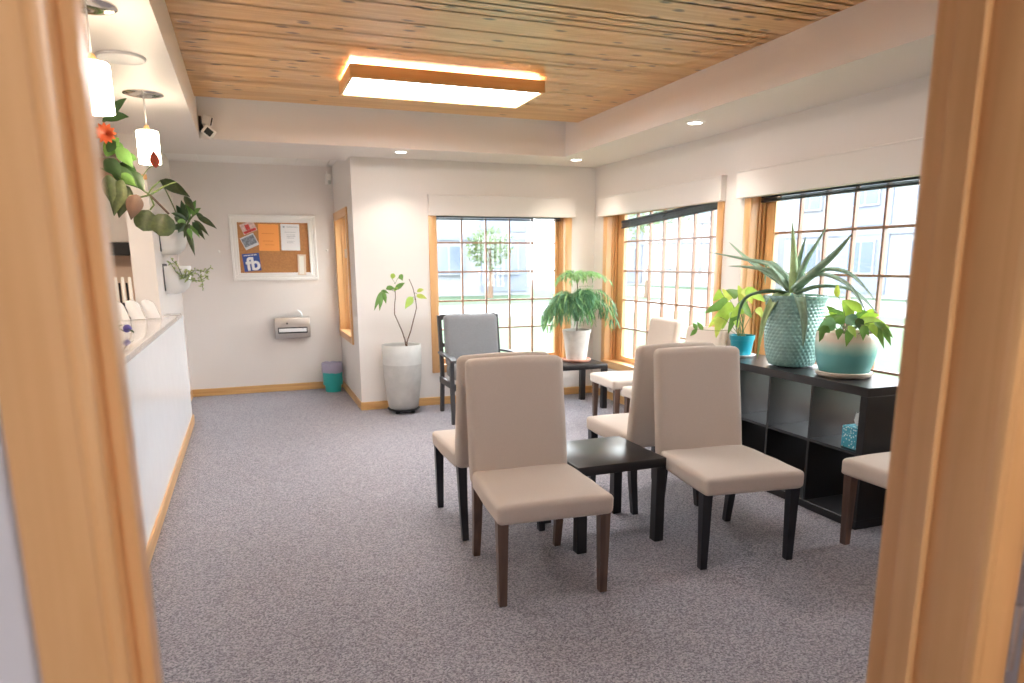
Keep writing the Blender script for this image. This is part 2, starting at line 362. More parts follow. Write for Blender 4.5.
blind('dark grey raised blind above the aloe and the low shelf', (3.745, 4.53, 1.935), (3.745, 2.66, 1.935), .05, 0)
blind('dark raised blind above the grey armchair window', (1.88, YB+.075, 1.935), (3.28, YB+.075, 1.935), .045, 0)
# ------------------------------------------------------------------ doorway
d = empty('door_1'); struct(d, 'oak door frame the view looks through')
xl, xr = -.114, .828
for s, x, yn, cin in ((-1, xl, YL, .001), (1, xr, Y0, -.006)):
    bm = B(); lo, hi = sorted((x, x+s*.02)); box(bm, (lo, yn, 0), (hi, Y1+.002, 2.08)); mesh('jamb', bm, wz, d)
    bm = B(); lo, hi = sorted((x, x-s*.012)); box(bm, (lo, .628, 0), (hi, .667, 2.06), .002, 1); mesh('door_stop', bm, wz, d)
    for y0, y1, ci in ((yn-.017, yn, cin), (Y1+.002, Y1+.02, .006)):
        lo, hi = sorted((x+s*ci, x+s*(ci+.062)))
        bm = B(); box(bm, (lo, y0, 0), (hi, y1, 2.13), .004, 2)
        lo2, hi2 = sorted((x+s*(ci+.009), x+s*(ci+.014))); box(bm, (lo2, y0-.002 if ci != .006 else y0, 0), (hi2, y1 if ci != .006 else y1+.002, 2.13), .0015, 1)
        mesh('casing', bm, wz, d)
bm = B(); box(bm, (xl-.02, YL-.002, 2.06), (xr+.02, Y1+.002, 2.08)); mesh('jamb', bm, wx, d)
for a, b in ((YL-.02, YL-.002), (Y1+.002, Y1+.02)):
    bm = B(); box(bm, (xl-.064, a, 2.066), (xr+.064, b, 2.13), .004, 2); mesh('casing', bm, wx, d)
d2 = empty('door_2'); struct(d2, 'oak door leaf standing open in the hall beside the right door frame')
bm = B(); box(bm, (.899, -.36, .012), (.934, .54, 2.04), .003, 1); mesh('leaf', bm, wz, d2)
for z in (.25, 1.02, 1.8):
    bm = B(); tube(bm, [(.893, .548, z-.045), (.893, .548, z+.045)], .006, 10); mesh('hinge', bm, steel, d2)
bm = B(); tube(bm, [(.9, -.29, 1.0), (.85, -.29, 1.0), (.845, -.25, 1.0), (.845, -.18, 1.0)], .009, 8); mesh('handle', bm, steel, d2)

# ------------------------------------------------------------------ reception counter
cn = thing('reception_counter', 'white glossy reception counter with granite top along the left side', 'counter', (0, 0, 0))
bm = B(); box(bm, (XL+.002, 1.0, .0), (-.585, 7.2, 1.03), .004, 1); mesh('front_panel', bm, white_m, cn)
bm = B(); box(bm, (-.5855, 1.0, 0), (-.571, 7.2, bh), .003, 1); mesh('plinth', bm, base_y, cn)
def granite_mat():
    m = mat('granite', rgb(216, 208, 202), .1, noise_amt=.5, noise_scale=120, coat=.5); return m
bm = B(); box(bm, (-1.02, 1.0, 1.032), (-.565, 6.48, 1.072), .008, 2); box(bm, (XL+.004, 6.478, 1.032), (-.565, 6.86, 1.072), .008, 2); mesh('granite_top', bm, granite_mat(), cn)
# wooden strip where the pass-through opening ends, on the wall's end face
bm = B(); box(bm, (XL-.19, 6.482, 2.16), (XL+.005, 6.499, 2.2), .003, 1); o = mesh('trim_4', bm, wx); struct(o)
CT = 1.072
# ------------------------------------------------------------------ dining chairs
def make_chair(leg_m, label, loc, rz):
    t = thing('dining_chair', label, 'chair', loc, rz, 'slipcovered dining chairs')
    bm = B(); box(bm, (-.27, -.335, .392), (.27, .215, .478), .023, 4)
    bmesh.ops.subdivide_edges(bm, edges=[e for e in bm.edges if e.calc_length() > .06], cuts=9, use_grid_fill=True)
    for v in bm.verts:
        x, y = v.co.x/.27, (v.co.y+.06)/.275
        k = max(0, 1-x*x)*max(0, 1-y*y)
        if v.co.z > .44: v.co.z += .016*k**.5
        if v.co.z < .41: v.co.z -= .004
        v.co.x *= 1-.05*max(0, (v.co.y+.1)/.3)
        w = noise.noise(v.co*7)*.004+noise.noise(Vector((v.co.x*4, v.co.y*4, v.co.z*40)))*.003
        v.co += Vector((v.co.x, v.co.y, 0)).normalized()*w; v.co.z += w*.7
    mesh('seat', bm, beige, t, sharp=60)
    bm = B(); box(bm, (-.256, .0, .40), (.256, .086, 1.024), .034, 4)
    bmesh.ops.subdivide_edges(bm, edges=[e for e in bm.edges if e.calc_length() > .09], cuts=8, use_grid_fill=True)
    for v in bm.verts:
        z = v.co.z; f = 1-v.co.y/.086
        v.co.x *= 1+.02*(1-z)
        v.co.y = .195+v.co.y*(1-.12*(z-.4)) + (z-.45)*.15 + noise.noise(v.co*5)*.004
        v.co.z += noise.noise(v.co*6+Vector((3, 1, 2)))*.003 + .008*(1-(v.co.x/.26)**2)*(1 if z > .98 else 0)
    mesh('backrest', bm, beige, t, sharp=60)
    for s in (-1, 1):
        bm = B(); ring_loft(bm, [[(s*.240+a*r, -.283+b*r+.0, z) for a, b in ((-1, -1), (1, -1), (1, 1), (-1, 1))] for z, r in ((0, .0165), (.002, .0175), (.4, .025))])
        mesh('leg', bm, leg_m, t, sharp=30)
        bm = B(); ring_loft(bm, [[(s*.223+a*r, y+b*r, z) for a, b in ((-1, -1), (1, -1), (1, 1), (-1, 1))] for z, r, y in ((0, .0165, .283), (.002, .0175, .283), (.2, .021, .25), (.41, .025, .23))])
        mesh('leg', bm, leg_m, t, sharp=30)
    return t
chA = make_chair(walnut, 'beige slipcovered chair with brown legs facing the doorway, left of the black coffee table', (1.217, 2.977, 0), R(-4))
chC = make_chair(black_leg, 'beige slipcovered chair with black legs facing the doorway, right of the black coffee table', (2.284, 2.962, 0), R(-7))
chB = dup(chC, (1.255, 3.765, 0), R(177.5), 'black-legged beige chair turned away behind the brown-legged chair left of the table')
chD = dup(chC, (2.325, 3.785, 0), R(178), 'beige chair turned away, back to back with the black-legged chair right of the table')
chE = dup(chA, (3.34, 5.69, 0), R(-94), 'beige chair under the side window next to the corner table with the fern')
chF = dup(chA, (3.275, 4.94, 0), R(-91), 'beige chair against the side wall between the pothos and the other window chair')
chE.scale = (1, 1, .94); chF.scale = (1, 1, .93)
chG = dup(chA, (3.2, 2.46, 0), R(-89), 'brown-legged beige chair cut off by the right door frame beside the shelf end')
# ------------------------------------------------------------------ low tables
def low_table(label, x0, y0, s=.56, z=.47):
    t = thing('side_table', label, 'table', (x0+s/2, y0+s/2, 0), 0)
    h = s/2
    bm = B(); box(bm, (-h, -h, z-.05), (h, h, z), .003, 2); mesh('tabletop', bm, black_brown, t)
    for a in (-1, 1):
        for b in (-1, 1):
            bm = B(); x, y = a*(h-.0275), b*(h-.0275); box(bm, (x-.0275, y-.0275, 0), (x+.0275, y+.0275, z-.05), .002, 1); mesh('leg', bm, black_brown, t)
    return t
low_table('black square coffee table between the beige chairs in the middle', 1.507, 3.085, .52)
low_table('black square side table in the corner carrying the fern', 2.85, 6.33)
# ------------------------------------------------------------------ cube shelf
SX0, SX1, SY0, SY1, SZ = 3.115, 3.53, 2.82, 4.37, .815
sh = thing('cube_shelf', 'low black open cube shelf under the side window carrying three potted plants', 'shelf', (0, 0, 0))
bm = B(); box(bm, (SX0, SY0, SZ-.05), (SX1, SY1, SZ), .002, 1); mesh('top_board', bm, black_brown, sh)
bm = B(); box(bm, (SX0, SY0, 0), (SX1, SY1, .05), .002, 1); mesh('bottom_board', bm, black_brown, sh)
for y in (SY0, SY1-.05):
    bm = B(); box(bm, (SX0, y, .05), (SX1, y+.05, SZ-.05), .002, 1); mesh('side_panel', bm, black_brown, sh)
iw = (SY1-SY0-.1-3*.017)/4
for i in range(3):
    y = SY0+.05+iw*(i+1)+.017*i
    bm = B(); box(bm, (SX0+.004, y, .05), (SX1-.002, y+.017, SZ-.05)); mesh('divider', bm, black_brown, sh)
for i in range(4):
    y = SY0+.05+(iw+.017)*i
    bm = B(); box(bm, (SX0+.004, y, .424), (SX1-.002, y+iw, .441)); mesh('middle_shelf', bm, black_brown, sh)
# tissue box
tb_m = bpy.data.materials.new('tissue_print'); tb_m.use_nodes = True; nt = tb_m.node_tree; N = nt.nodes; L = nt.links
v = N.new('ShaderNodeTexVoronoi'); v.inputs['Scale'].default_value = 70; tc = N.new('ShaderNodeTexCoord'); L.new(tc.outputs['Object'], v.inputs['Vector'])
r = N.new('ShaderNodeValToRGB'); r.color_ramp.elements[0].color = rgb(210, 236, 240); r.color_ramp.elements[0].position = .25; r.color_ramp.elements[1].color = rgb(60, 158, 182); r.color_ramp.elements[1].position = .4
L.new(v.outputs['Distance'], r.inputs[0]); L.new(r.outputs[0], N['Principled BSDF'].inputs['Base Color'])
tb = thing('tissue_box', 'teal patterned tissue box in the upper cubby at the shelf end', 'tissue box', (3.215, 2.955, .442), R(0))
bm = B(); box(bm, (-.06, -.06, 0), (.06, .06, .125), .003, 1); mesh('carton', bm, tb_m, tb)
bm = B()
for k in range(5):
    a = k*2*pi/5+.3; leaf(bm, bez((0.01*cos(a), .01*sin(a), .124), (.03*cos(a), .03*sin(a), .17), (.02*cos(a+.6), .02*sin(a+.6), .205), 5), .06, fold=.5)
mesh('tissue', bm, mat('tissue', rgb(240, 244, 246), .9), tb)
# ------------------------------------------------------------------ grey armchair
gc = thing('armchair', 'grey upholstered armchair with dark wooden arms before the back window', 'armchair', (2.075, 6.5, 0), R(-1))
frame_m = mat('dark_grey_wood', rgb(62, 60, 62), .4, noise_amt=.15, noise_scale=20)
bm = B(); box(bm, (-.275, -.30, .37), (.275, .25, .50), .045, 4)
bmesh.ops.subdivide_edges(bm, edges=[e for e in bm.edges if e.calc_length() > .08], cuts=6, use_grid_fill=True)
for v in bm.verts: v.co.z += .015*max(0, 1-(v.co.x/.28)**2)*(1 if v.co.z > .45 else 0)
mesh('seat_cushion', bm, grey_fab, gc, sharp=60)
bm = B(); box(bm, (-.275, 0, .47), (.275, .12, .985), .045, 4)
bmesh.ops.subdivide_edges(bm, edges=[e for e in bm.edges if e.calc_length() > .08], cuts=6, use_grid_fill=True)
for v in bm.verts: v.co.y += .16+(v.co.z-.47)*.14 - .015*max(0, 1-(v.co.x/.28)**2)
mesh('back_cushion', bm, grey_fab, gc, sharp=60)
for s in (-1, 1):
    bm = B(); ring_loft(bm, [[(s*x+a*.018, y+b*.022, z) for a, b in ((-1, -1), (1, -1), (1, 1), (-1, 1))] for x, y, z in ((.30, .34, 0), (.30, .29, .35), (.30, .31, .62), (.30, .375, .975))]); mesh('leg', bm, frame_m, gc, sharp=30)
    bm = B(); ring_loft(bm, [[(s*x+a*.018, y+b*.022, z) for a, b in ((-1, -1), (1, -1), (1, 1), (-1, 1))] for x, y, z in ((.345, -.30, 0), (.345, -.27, .35), (.345, -.27, .615))]); mesh('leg', bm, frame_m, gc, sharp=30)
    bm = B(); pts = [(s*.35, -.36, .60), (s*.35, -.30, .622), (s*.345, -.1, .628), (s*.335, .1, .622), (s*.318, .31, .61)]
    rings = [[(p[0]+a*w, p[1], p[2]+b*.011) for a, b in ((-1, -1), (1, -1), (1, 1), (-1, 1))] for p, w in zip(pts, (.022, .032, .03, .024, .018))]
    ring_loft(bm, rings); mesh('armrest', bm, frame_m, gc, sharp=40)
    bm = B(); box(bm, (s*.315-.014, -.27, .31), (s*.315+.014, .30, .37), .003, 1); mesh('side_rail', bm, frame_m, gc)
bm = B(); box(bm, (-.30, -.285, .31), (.30, -.255, .37), .003, 1); mesh('front_rail', bm, frame_m, gc)
bm = B(); box(bm, (-.29, .355, .93), (.29, .38, .985), .004, 1); box(bm, (-.29, .315, .66), (.29, .335, .70), .004, 1); mesh('back_rail', bm, frame_m, gc)
# ------------------------------------------------------------------ leaves
def ss(a, b, x): t = max(0, min(1, (x-a)/(b-a))); return t*t*(3-2*t)
g_dark, g_mid, g_lime = leaf_mat('leaf_dark', rgb(48, 74, 42), trans=.2), leaf_mat('leaf_mid', rgb(104, 146, 78), trans=.2), leaf_mat('leaf_lime', rgb(156, 190, 92), trans=.25)
g_yel, g_fern, g_fern2 = leaf_mat('leaf_yellow', rgb(190, 206, 112), trans=.25), leaf_mat('leaf_fern', rgb(112, 158, 122), .2, 40, .5, .2), leaf_mat('leaf_fern_pale', rgb(156, 196, 142), .2, 40, .5, .2)
g_aloe = mat('leaf_aloe', rgb(138, 166, 140), .4, noise_amt=.18, noise_scale=25)
g_aloe2 = mat('leaf_aloe_fresh', rgb(168, 194, 136), .4, noise_amt=.15, noise_scale=25)
stem_m, stem_g, soil = mat('stem_brown', rgb(96, 74, 58), .7), mat('stem_green', rgb(96, 118, 66), .5), mat('soil', rgb(62, 50, 42), .95, bump=.8, bump_scale=60)
def pot_lathe(bm, prof, wall=.008, n=48, depth=None, mi=0):
    """closed pot: outer profile up, lip, inner wall down to the soil level"""
    z1 = prof[-1][1]; d = depth or .04
    full = [(.001, prof[0][1])] + list(prof) + [(prof[-1][0]-wall, z1), (prof[-1][0]-wall*1.3, z1-d)]
    lathe(bm, full, n=n, cap=False, mi=mi)
def soil_disc(parent, r, z):
    bm = B(); lathe(bm, [(.001, z+.006), (r*.6, z+.004), (r, z)], n=28, cap=False); mesh('soil', bm, soil, parent)
# --- tall grey floor planter with two bare stems
tp = thing('floor_planter', 'tall grey concrete floor planter with two thin stems in the back corner', 'potted plant', (1.405, 6.95, 0))
conc = mat('planter_concrete', rgb(178, 176, 173), .75, noise_amt=.1, noise_scale=9, bump=.25, bump_scale=70)
conc2 = mat('planter_pale_band', rgb(196, 196, 193), .7, noise_amt=.08, noise_scale=9, bump=.2, bump_scale=70)
bm = B(); low = [(.135, .045), (.15, .06), (.165, .16), (.185, .34), (.193, .5)]
lathe(bm, [(.001, .045)]+low, n=48, cap=False, mi=0); lathe(bm, [(.193, .5), (.196, .58), (.197, .69), (.194, .695), (.186, .69), (.183, .6)], n=48, cap=False, mi=1)
mesh('pot', bm, [conc, conc2], tp, sharp=50); soil_disc(tp, .184, .61)
bm = B(); lathe(bm, [(.001, .03), (.15, .03), (.165, .045), (.155, .05), (.001, .046)], n=40, cap=False); mesh('saucer', bm, black_m, tp)
for k in range(4):
    a = pi/4+k*pi/2
    bm = B(); lathe(bm, [(.001, 0), (.02, 0), (.024, .015), (.015, .032), (.001, .032)], (.11*cos(a), .11*sin(a), 0), n=14, cap=False); mesh('caster', bm, black_m, tp)
def L3(px, py, y): return at(px, py, 1, y) - Vector(tp.location)
st1 = [(405, 340), (402, 331), (398, 322), (394.5, 314), (394.6, 305), (395.5, 297), (395, 288)]
st2 = [(407, 342), (411, 330), (414, 318), (416.5, 308), (415.5, 299), (413, 288), (409, 279)]
for s_ in (st1, st2):
    bm = B(); p = [L3(407, 352, 6.95)]+[L3(x, y, 6.95+.01*i) for i, (x, y) in enumerate(s_)]; tube(bm, p, lambda t: .0065-.003*t, 7); mesh('stem', bm, stem_m, tp)
lf = [((382, 291), (374, 311), .045, 0, 6.9), ((382, 291), (379.5, 311), .05, 0, 6.88), ((383, 292), (386, 304), .045, 0, 6.87), ((386, 289), (395, 289), .05, 0, 6.86), ((381, 291), (389, 294), .03, 0, 6.92),
      ((395, 290), (405, 283), .05, 0, 6.93), ((392, 279), (394, 273.5), .05, 1, 6.95), ((399, 275), (402.5, 281), .055, 0, 6.95), ((413, 297), (405, 309), .075, 1, 6.9), ((416, 296), (427, 299), .05, 2, 6.92), ((417, 292), (424, 290), .04, 2, 6.97), ((394, 291), (398, 288), .03, 1, 6.95)]
for mi, m in enumerate((g_mid, g_lime, g_yel)):
    for b, e, w, k, y in lf:
        if k != mi: continue
        bm = B(); a, c = L3(*b, y), L3(*e, y-.04); mid = (a+c)/2+Vector((0, -.02, .02)); leaf(bm, bez(a, mid, c, 7), w, side=(c-a).cross(Vector((.25, 1, .3))), prof='lance'); mesh('leaf', bm, m, tp, sharp=0)
for a, b in (((395, 290), (382, 291)), ((395, 292), (386, 289)), ((415, 300), (413, 297)), ((395, 284), (392, 279)), ((395, 284), (400, 276)), ((414, 294), (417, 294))):
    bm = B(); tube(bm, bez(L3(*a, 6.95), (L3(*a, 6.93)+L3(*b, 6.93))/2+Vector((0, 0, .02)), L3(*b, 6.9), 5), .0022, 5); mesh('petiole', bm, stem_g, tp)
# --- fern
fe = thing('potted_fern', 'bushy feathery fern in a grey pot on the corner table', 'potted plant', (3.19, 6.62, .471))
bm = B(); lathe(bm, [(.001, 0), (.135, 0), (.15, .012), (.153, .028), (.145, .03), (.135, .014), (.001, .012)], n=44, cap=False); mesh('saucer', bm, mat('terracotta', rgb(206, 150, 128), .7, noise_amt=.08), fe)
bm = B(); pot_lathe(bm, [(.1, .014), (.104, .016), (.142, .30), (.148, .302), (.15, .33)], .01); mesh('pot', bm, mat('whitewash_clay', rgb(200, 196, 190), .8, noise_amt=.12, noise_scale=14, bump=.2, bump_scale=60), fe, sharp=45); soil_disc(fe, .136, .295)
rnd = random.Random(3)
g_fern3 = leaf_mat('leaf_fern_deep', rgb(92, 138, 110), .2, 40, .5, .15)
def frond(name, mats, pts, ln0, npin, droop):
    fr = frames(pts); k = len(fr)-1; bm = B(); tube(bm, pts, lambda t: .003*(1-t*.8), 4)
    for i in range(npin):
        t = .22+.78*(i+rnd.random())/npin; f = t*k; j = min(k-1, int(f)); p = fr[j][0].lerp(fr[j+1][0], f-j); T, S = fr[j][1], fr[j][2]
        for sd in (-1, 1):
            ln = ln0*(.5+.5*sin(pi*min(1, .1+t*.8)))*rnd.uniform(.7, 1.25)
            dr = (S*sd*rnd.uniform(.2, .9)+T*rnd.uniform(.4, 1)+Vector((0, 0, -droop*rnd.uniform(.1, 1)))).normalized()
            q = p+dr*ln*.55; e = q+(dr*.5+Vector((0, 0, -droop*.6))).normalized()*ln*.55
            mi = rnd.choice((0, 0, 0, 1, 2)); n0 = len(bm.faces)
            leaf(bm, bez(p, q, e, 5), rnd.uniform(.010, .018), side=dr.cross(Vector((rnd.uniform(-.4, .4), rnd.uniform(-.4, .4), 1))), prof='lance', mi=mi)
            for a in (.35, .55, .75):
                c = p.lerp(e, a)+(q-(p+e)/2)*.8
                for s2 in (-1, 1):
                    nd = (dr*.7+S*s2*.7*sd+Vector((0, 0, -.3*rnd.random()))).normalized()*ln*.2
                    leaf(bm, [c, c+nd*.5, c+nd], .007, prof='lance', mi=mi)
    mesh(name, bm, mats, fe, sharp=0)
for i in range(72):
    a = i*2.399; rr = (.12+.38*((i*.618) % 1))*rnd.uniform(.92, 1.1); zt = rnd.uniform(.60, .75); ze = .64-.5*max(0, rr-.2)-rnd.uniform(0, .2)
    frond('frond', [g_fern, g_fern2, g_fern3], bez((.02*cos(a), .02*sin(a), .42), (.06*cos(a), .06*sin(a), zt+.08), (rr*.75*cos(a), rr*.75*sin(a), zt+.10), 9, (rr*cos(a), rr*sin(a), ze)), .14, 13, .9)
for i in range(16):
    a = i*2.399+1; rr = rnd.uniform(.14, .38)
    frond('frond', [g_fern2, g_fern2, g_fern], bez((0, 0, .80), (.05*cos(a), .05*sin(a), .95), (rr*.7*cos(a), rr*.7*sin(a), .96), 8, (rr*cos(a), rr*sin(a), rnd.uniform(.80, .9))), .085, 10, .6)
bm = B(); tube(bm, bez((0, 0, .28), (.015, 0, .55), (0, 0, .84), 8), .005, 6); mesh('stem', bm, stem_m, fe)
# --- pothos in turquoise pot
po = thing('potted_pothos', 'lime green leafy plant in a small turquoise pot on the shelf', 'potted plant', (3.335, 4.165, SZ))
turq = mat('turquoise_plastic', rgb(30, 150, 172), .3)
bm = B(); lathe(bm, [(.001, 0), (.085, 0), (.1, .012), (.1, .018), (.085, .012), (.001, .01)], n=40, cap=False); mesh('saucer', bm, white_p, po)
bm = B(); pot_lathe(bm, [(.062, .012), (.066, .014), (.082, .12), (.087, .122), (.09, .155)], .005); mesh('pot', bm, turq, po, sharp=40); soil_disc(po, .082, .125)
def heart_leaf(parent, base, tip, w, m, stem0, view):
    a, c = Vector(base), Vector(tip); mid = (a+c)/2+Vector((0, 0, .012))
    bm = B(); leaf(bm, bez(a, mid, c, 8), w, side=(c-a).cross(view), prof='heart', fold=.15); mesh('leaf', bm, m, parent, sharp=0)
    bm = B(); s = Vector(stem0); tube(bm, bez(s, s.lerp(a, .5)+Vector((0, 0, .05)), a, 6), .0022, 5); mesh('petiole', bm, stem_g, parent)
def Lp(px, py, x, root): return at(px, py, 0, x)-Vector(root.location)
V_ = Vector((.7, .7, -.1))
for b, e, w, m, x in [((722, 293), (713, 301), .085, g_lime, 3.32), ((728, 302), (705, 313), .10, g_mid, 3.3), ((733, 305), (712, 322), .09, g_lime, 3.28), ((745, 288), (752, 304), .09, g_yel, 3.34), ((746, 290), (766, 302), .085, g_lime, 3.33),
                      ((733, 311), (738, 328), .085, g_lime, 3.26), ((720, 317), (716, 338), .085, g_yel, 3.26), ((738, 296), (726, 290), .08, g_mid, 3.36), ((757, 308), (764, 320), .055, g_yel, 3.27), ((739, 302), (752, 318), .09, g_mid, 3.3), ((728, 310), (722, 330), .075, g_lime, 3.3), ((748, 300), (735, 290), .07, g_lime, 3.4), ((730, 300), (722, 289), .07, g_yel, 3.42), ((726, 306), (708, 308), .08, g_lime, 3.36), ((736, 312), (728, 334), .07, g_mid, 3.24), ((742, 308), (730, 318), .085, g_lime, 3.22), ((744, 302), (738, 285), .075, g_yel, 3.38), ((724, 312), (708, 328), .075, g_yel, 3.34)]:
    heart_leaf(po, Lp(*b, x, po), Lp(*e, x-.02, po), w, m, (rnd.uniform(-.03, .03), rnd.uniform(-.03, .03), .13), V_)
bm = B(); tube(bm, [Vector((-.02, 0, .14))]+[Lp(x, y, 3.22, po) for x, y in ((730, 330), (718, 331), (705, 330), (697, 329), (692, 331))], .002, 5); mesh('vine', bm, stem_g, po)
for b, e in (((697, 329), (690, 336)), ((703, 330), (697, 322)), ((697, 329), (693, 323))):
    bm = B(); a, c = Lp(*b, 3.22, po), Lp(*e, 3.2, po); leaf(bm, bez(a, (a+c)/2, c, 6), .035, side=(c-a).cross(V_)); mesh('leaf', bm, g_mid, po, sharp=0)
# --- aloe in the big scaled vase
VX, VY = 3.325, 3.65
al = thing('potted_aloe', 'large aloe with long spiky leaves in a big pale green scaled vase', 'potted plant', (VX, VY, SZ))
vase_m = mat('celadon_glaze', rgb(138, 176, 171), .22, noise_amt=.12, noise_scale=18, coat=.5)
bm = B(); prof = [(.11, .004), (.133, .012), (.15, .05), (.165, .12), (.172, .2), (.172, .28), (.170, .34), (.172, .39), (.182, .43), (.197, .462)]
NS, NR = 144, 84; rings = []
def prof_r(z):
    for (r0, z0), (r1, z1) in zip(prof, prof[1:]):
        if z <= z1: return r0+(r1-r0)*ss(0, 1, (z-z0)/(z1-z0)) if False else r0+(r1-r0)*(z-z0)/(z1-z0)
    return prof[-1][0]
for j in range(NR+1):
    z = .004+.458*j/NR; r0 = prof_r(z); rowf = z/.458*21; row = int(rowf); fz = rowf-row; ring = []
    for i in range(NS):
        ph = (i/NS*36+(.5 if row % 2 else 0)) % 1
        dsc = max(0, 1-((ph-.5)/.5)**2-((fz-.5)/.55)**2)
        ring.append(((r0+.0075*dsc**.6*(.15 if z > .452 or z < .012 else 1))*cos(2*pi*i/NS), (r0+.0075*dsc**.6*(.15 if z > .452 or z < .012 else 1))*sin(2*pi*i/NS), z))
    rings.append(ring)
rings += [[(r*cos(2*pi*i/NS), r*sin(2*pi*i/NS), z) for i in range(NS)] for r, z in ((.187, .463), (.172, .42), (.165, .40))]
ring_loft(bm, rings, cap=False); bm.faces.new([bm.verts.new((.11*cos(2*pi*i/NS), .11*sin(2*pi*i/NS), .004)) for i in range(NS)])
mesh('vase', bm, vase_m, al, sharp=70); soil_disc(al, .168, .41)
def aloe_leaf(pts, w, m, x0=0):
    P = [Lp(px, py, x, al) for px, py, x in pts]
    # smooth through the points
    n = 14; Q = []
    for i in range(n+1):
        t = i/n*(len(P)-1); j = min(len(P)-2, int(t)); f = t-j
        p0, p1, p2, p3 = P[max(0, j-1)], P[j], P[j+1], P[min(len(P)-1, j+2)]
        Q.append(.5*((2*p1)+(p2-p0)*f+(2*p0-5*p1+4*p2-p3)*f*f+(3*p1-p0-3*p2+p3)*f**3))
    bm = B(); fr = frames(Q); rings = []
    for i, (p, t, s, u) in enumerate(fr):
        x = i/n; r = w*.58*(min(1, .75+x*1.2))*(1-x**1.8)+.0012
        rings.append([p+s*(r*a)+u*(r*b) for a, b in ((-1, .38), (-.55, .02), (0, -.12), (.55, .02), (1, .38), (.72, .06-.3), (.3, -.52), (-.3, -.52), (-.72, -.24))])
    ring_loft(bm, rings); mesh('leaf', bm, m, al, sharp=0)
cx, cy, cc = 792, 289, VX
aloe_leaf([(792, 293, cc), (793, 270, cc), (793, 245, cc), (792, 222, cc-.02)], .062, g_aloe2)
aloe_leaf([(796, 290, cc), (806, 262, cc+.02), (816, 245, cc+.04), (827, 226, cc+.05)], .05, g_aloe)
aloe_leaf([(795, 289, cc), (815, 272, cc-.05), (836, 253, cc-.1), (853, 233, cc-.14)], .062, g_aloe)
aloe_leaf([(789, 290, cc), (772, 266, cc), (745, 259, cc), (708, 252, cc-.02)], .06, g_aloe)
aloe_leaf([(789, 290, cc), (772, 272, cc-.05), (750, 267, cc-.1), (728, 266, cc-.12)], .065, g_aloe)
aloe_leaf([(789, 288, cc), (765, 272, cc+.06), (745, 257, cc+.1), (729, 242, cc+.12)], .05, g_aloe)
aloe_leaf([(796, 290, cc), (822, 270, cc+.05), (850, 274, cc+.07), (875, 300, cc+.06)], .05, g_aloe)
aloe_leaf([(796, 292, cc), (818, 274, cc-.02), (848, 285, cc-.05), (866, 312, cc-.06)], .045, g_aloe)
aloe_leaf([(796, 293, cc), (820, 286, cc+.06), (852, 290, cc+.08), (878, 314, cc+.06)], .045, g_aloe)
aloe_leaf([(799, 284, cc), (798, 268, cc+.1), (802, 250, cc+.14), (806, 237, cc+.15)], .03, g_aloe)
aloe_leaf([(787, 294, cc), (776, 298, cc-.17), (764, 322, cc-.2), (757, 360, cc-.17)], .062, g_aloe2)
aloe_leaf([(797, 294, cc), (800, 300, cc-.17), (804, 322, cc-.21), (803, 347, cc-.205)], .06, g_aloe)
aloe_leaf([(787, 293, cc), (765, 291, cc-.15), (744, 300, cc-.18), (736, 330, cc-.16)], .05, mat('leaf_aloe_dark', rgb(86, 116, 88), .4, noise_amt=.2, noise_scale=25))
aloe_leaf([(795, 287, cc), (780, 270, cc+.1), (768, 262, cc+.15), (765, 285, cc+.18)], .04, g_aloe)
# --- two tone pot with peace lily
pl = thing('potted_lily', 'leafy plant in a cream and aqua glazed pot at the shelf end', 'potted plant', (3.325, 3.205, SZ))
cream, aqua = mat('cream_glaze', rgb(226, 214, 198), .4, noise_amt=.04), mat('aqua_glaze', rgb(112, 186, 184), .22, noise_amt=.1, noise_scale=12, coat=.4)
pale_aq = mat('pale_glaze', rgb(190, 214, 204), .3, noise_amt=.06, noise_scale=20, coat=.3)
bm = B(); lathe(bm, [(.001, 0), (.14, 0), (.155, .01), (.158, .03), (.15, .034), (.14, .018), (.001, .016)], n=48, cap=False); mesh('saucer', bm, cream, pl, sharp=50)
gz = mat('dipped_glaze', rgb(226, 214, 198), .3, coat=.3); nt = gz.node_tree; N = nt.nodes; L = nt.links
tc = N.new('ShaderNodeTexCoord'); sp3 = N.new('ShaderNodeSeparateXYZ'); nz = N.new('ShaderNodeTexNoise'); nz.inputs['Scale'].default_value = 30; L.new(tc.outputs['Object'], nz.inputs[0]); L.new(tc.outputs['Object'], sp3.inputs[0])
ma = N.new('ShaderNodeMath'); ma.operation = 'MULTIPLY_ADD'; ma.inputs[1].default_value = .02; L.new(nz.outputs[0], ma.inputs[0]); L.new(sp3.outputs[2], ma.inputs[2])
rp = N.new('ShaderNodeValToRGB'); e = rp.color_ramp.elements; e[0].position = .145; e[0].color = rgb(112, 184, 184); e[1].position = .235; e[1].color = rgb(226, 213, 196); q = e.new(.175); q.color = rgb(158, 206, 196); q = e.new(.215); q.color = rgb(206, 216, 202)
L.new(ma.outputs[0], rp.inputs[0]); L.new(rp.outputs[0], N['Principled BSDF'].inputs['Base Color'])
bm = B(); lathe(bm, [(.001, .018), (.125, .018), (.135, .024), (.155, .075), (.167, .13), (.171, .165), (.172, .19), (.171, .23), (.168, .262), (.163, .266), (.157, .262), (.155, .22)], n=56, cap=False); mesh('pot', bm, gz, pl, sharp=50); soil_disc(pl, .155, .23)
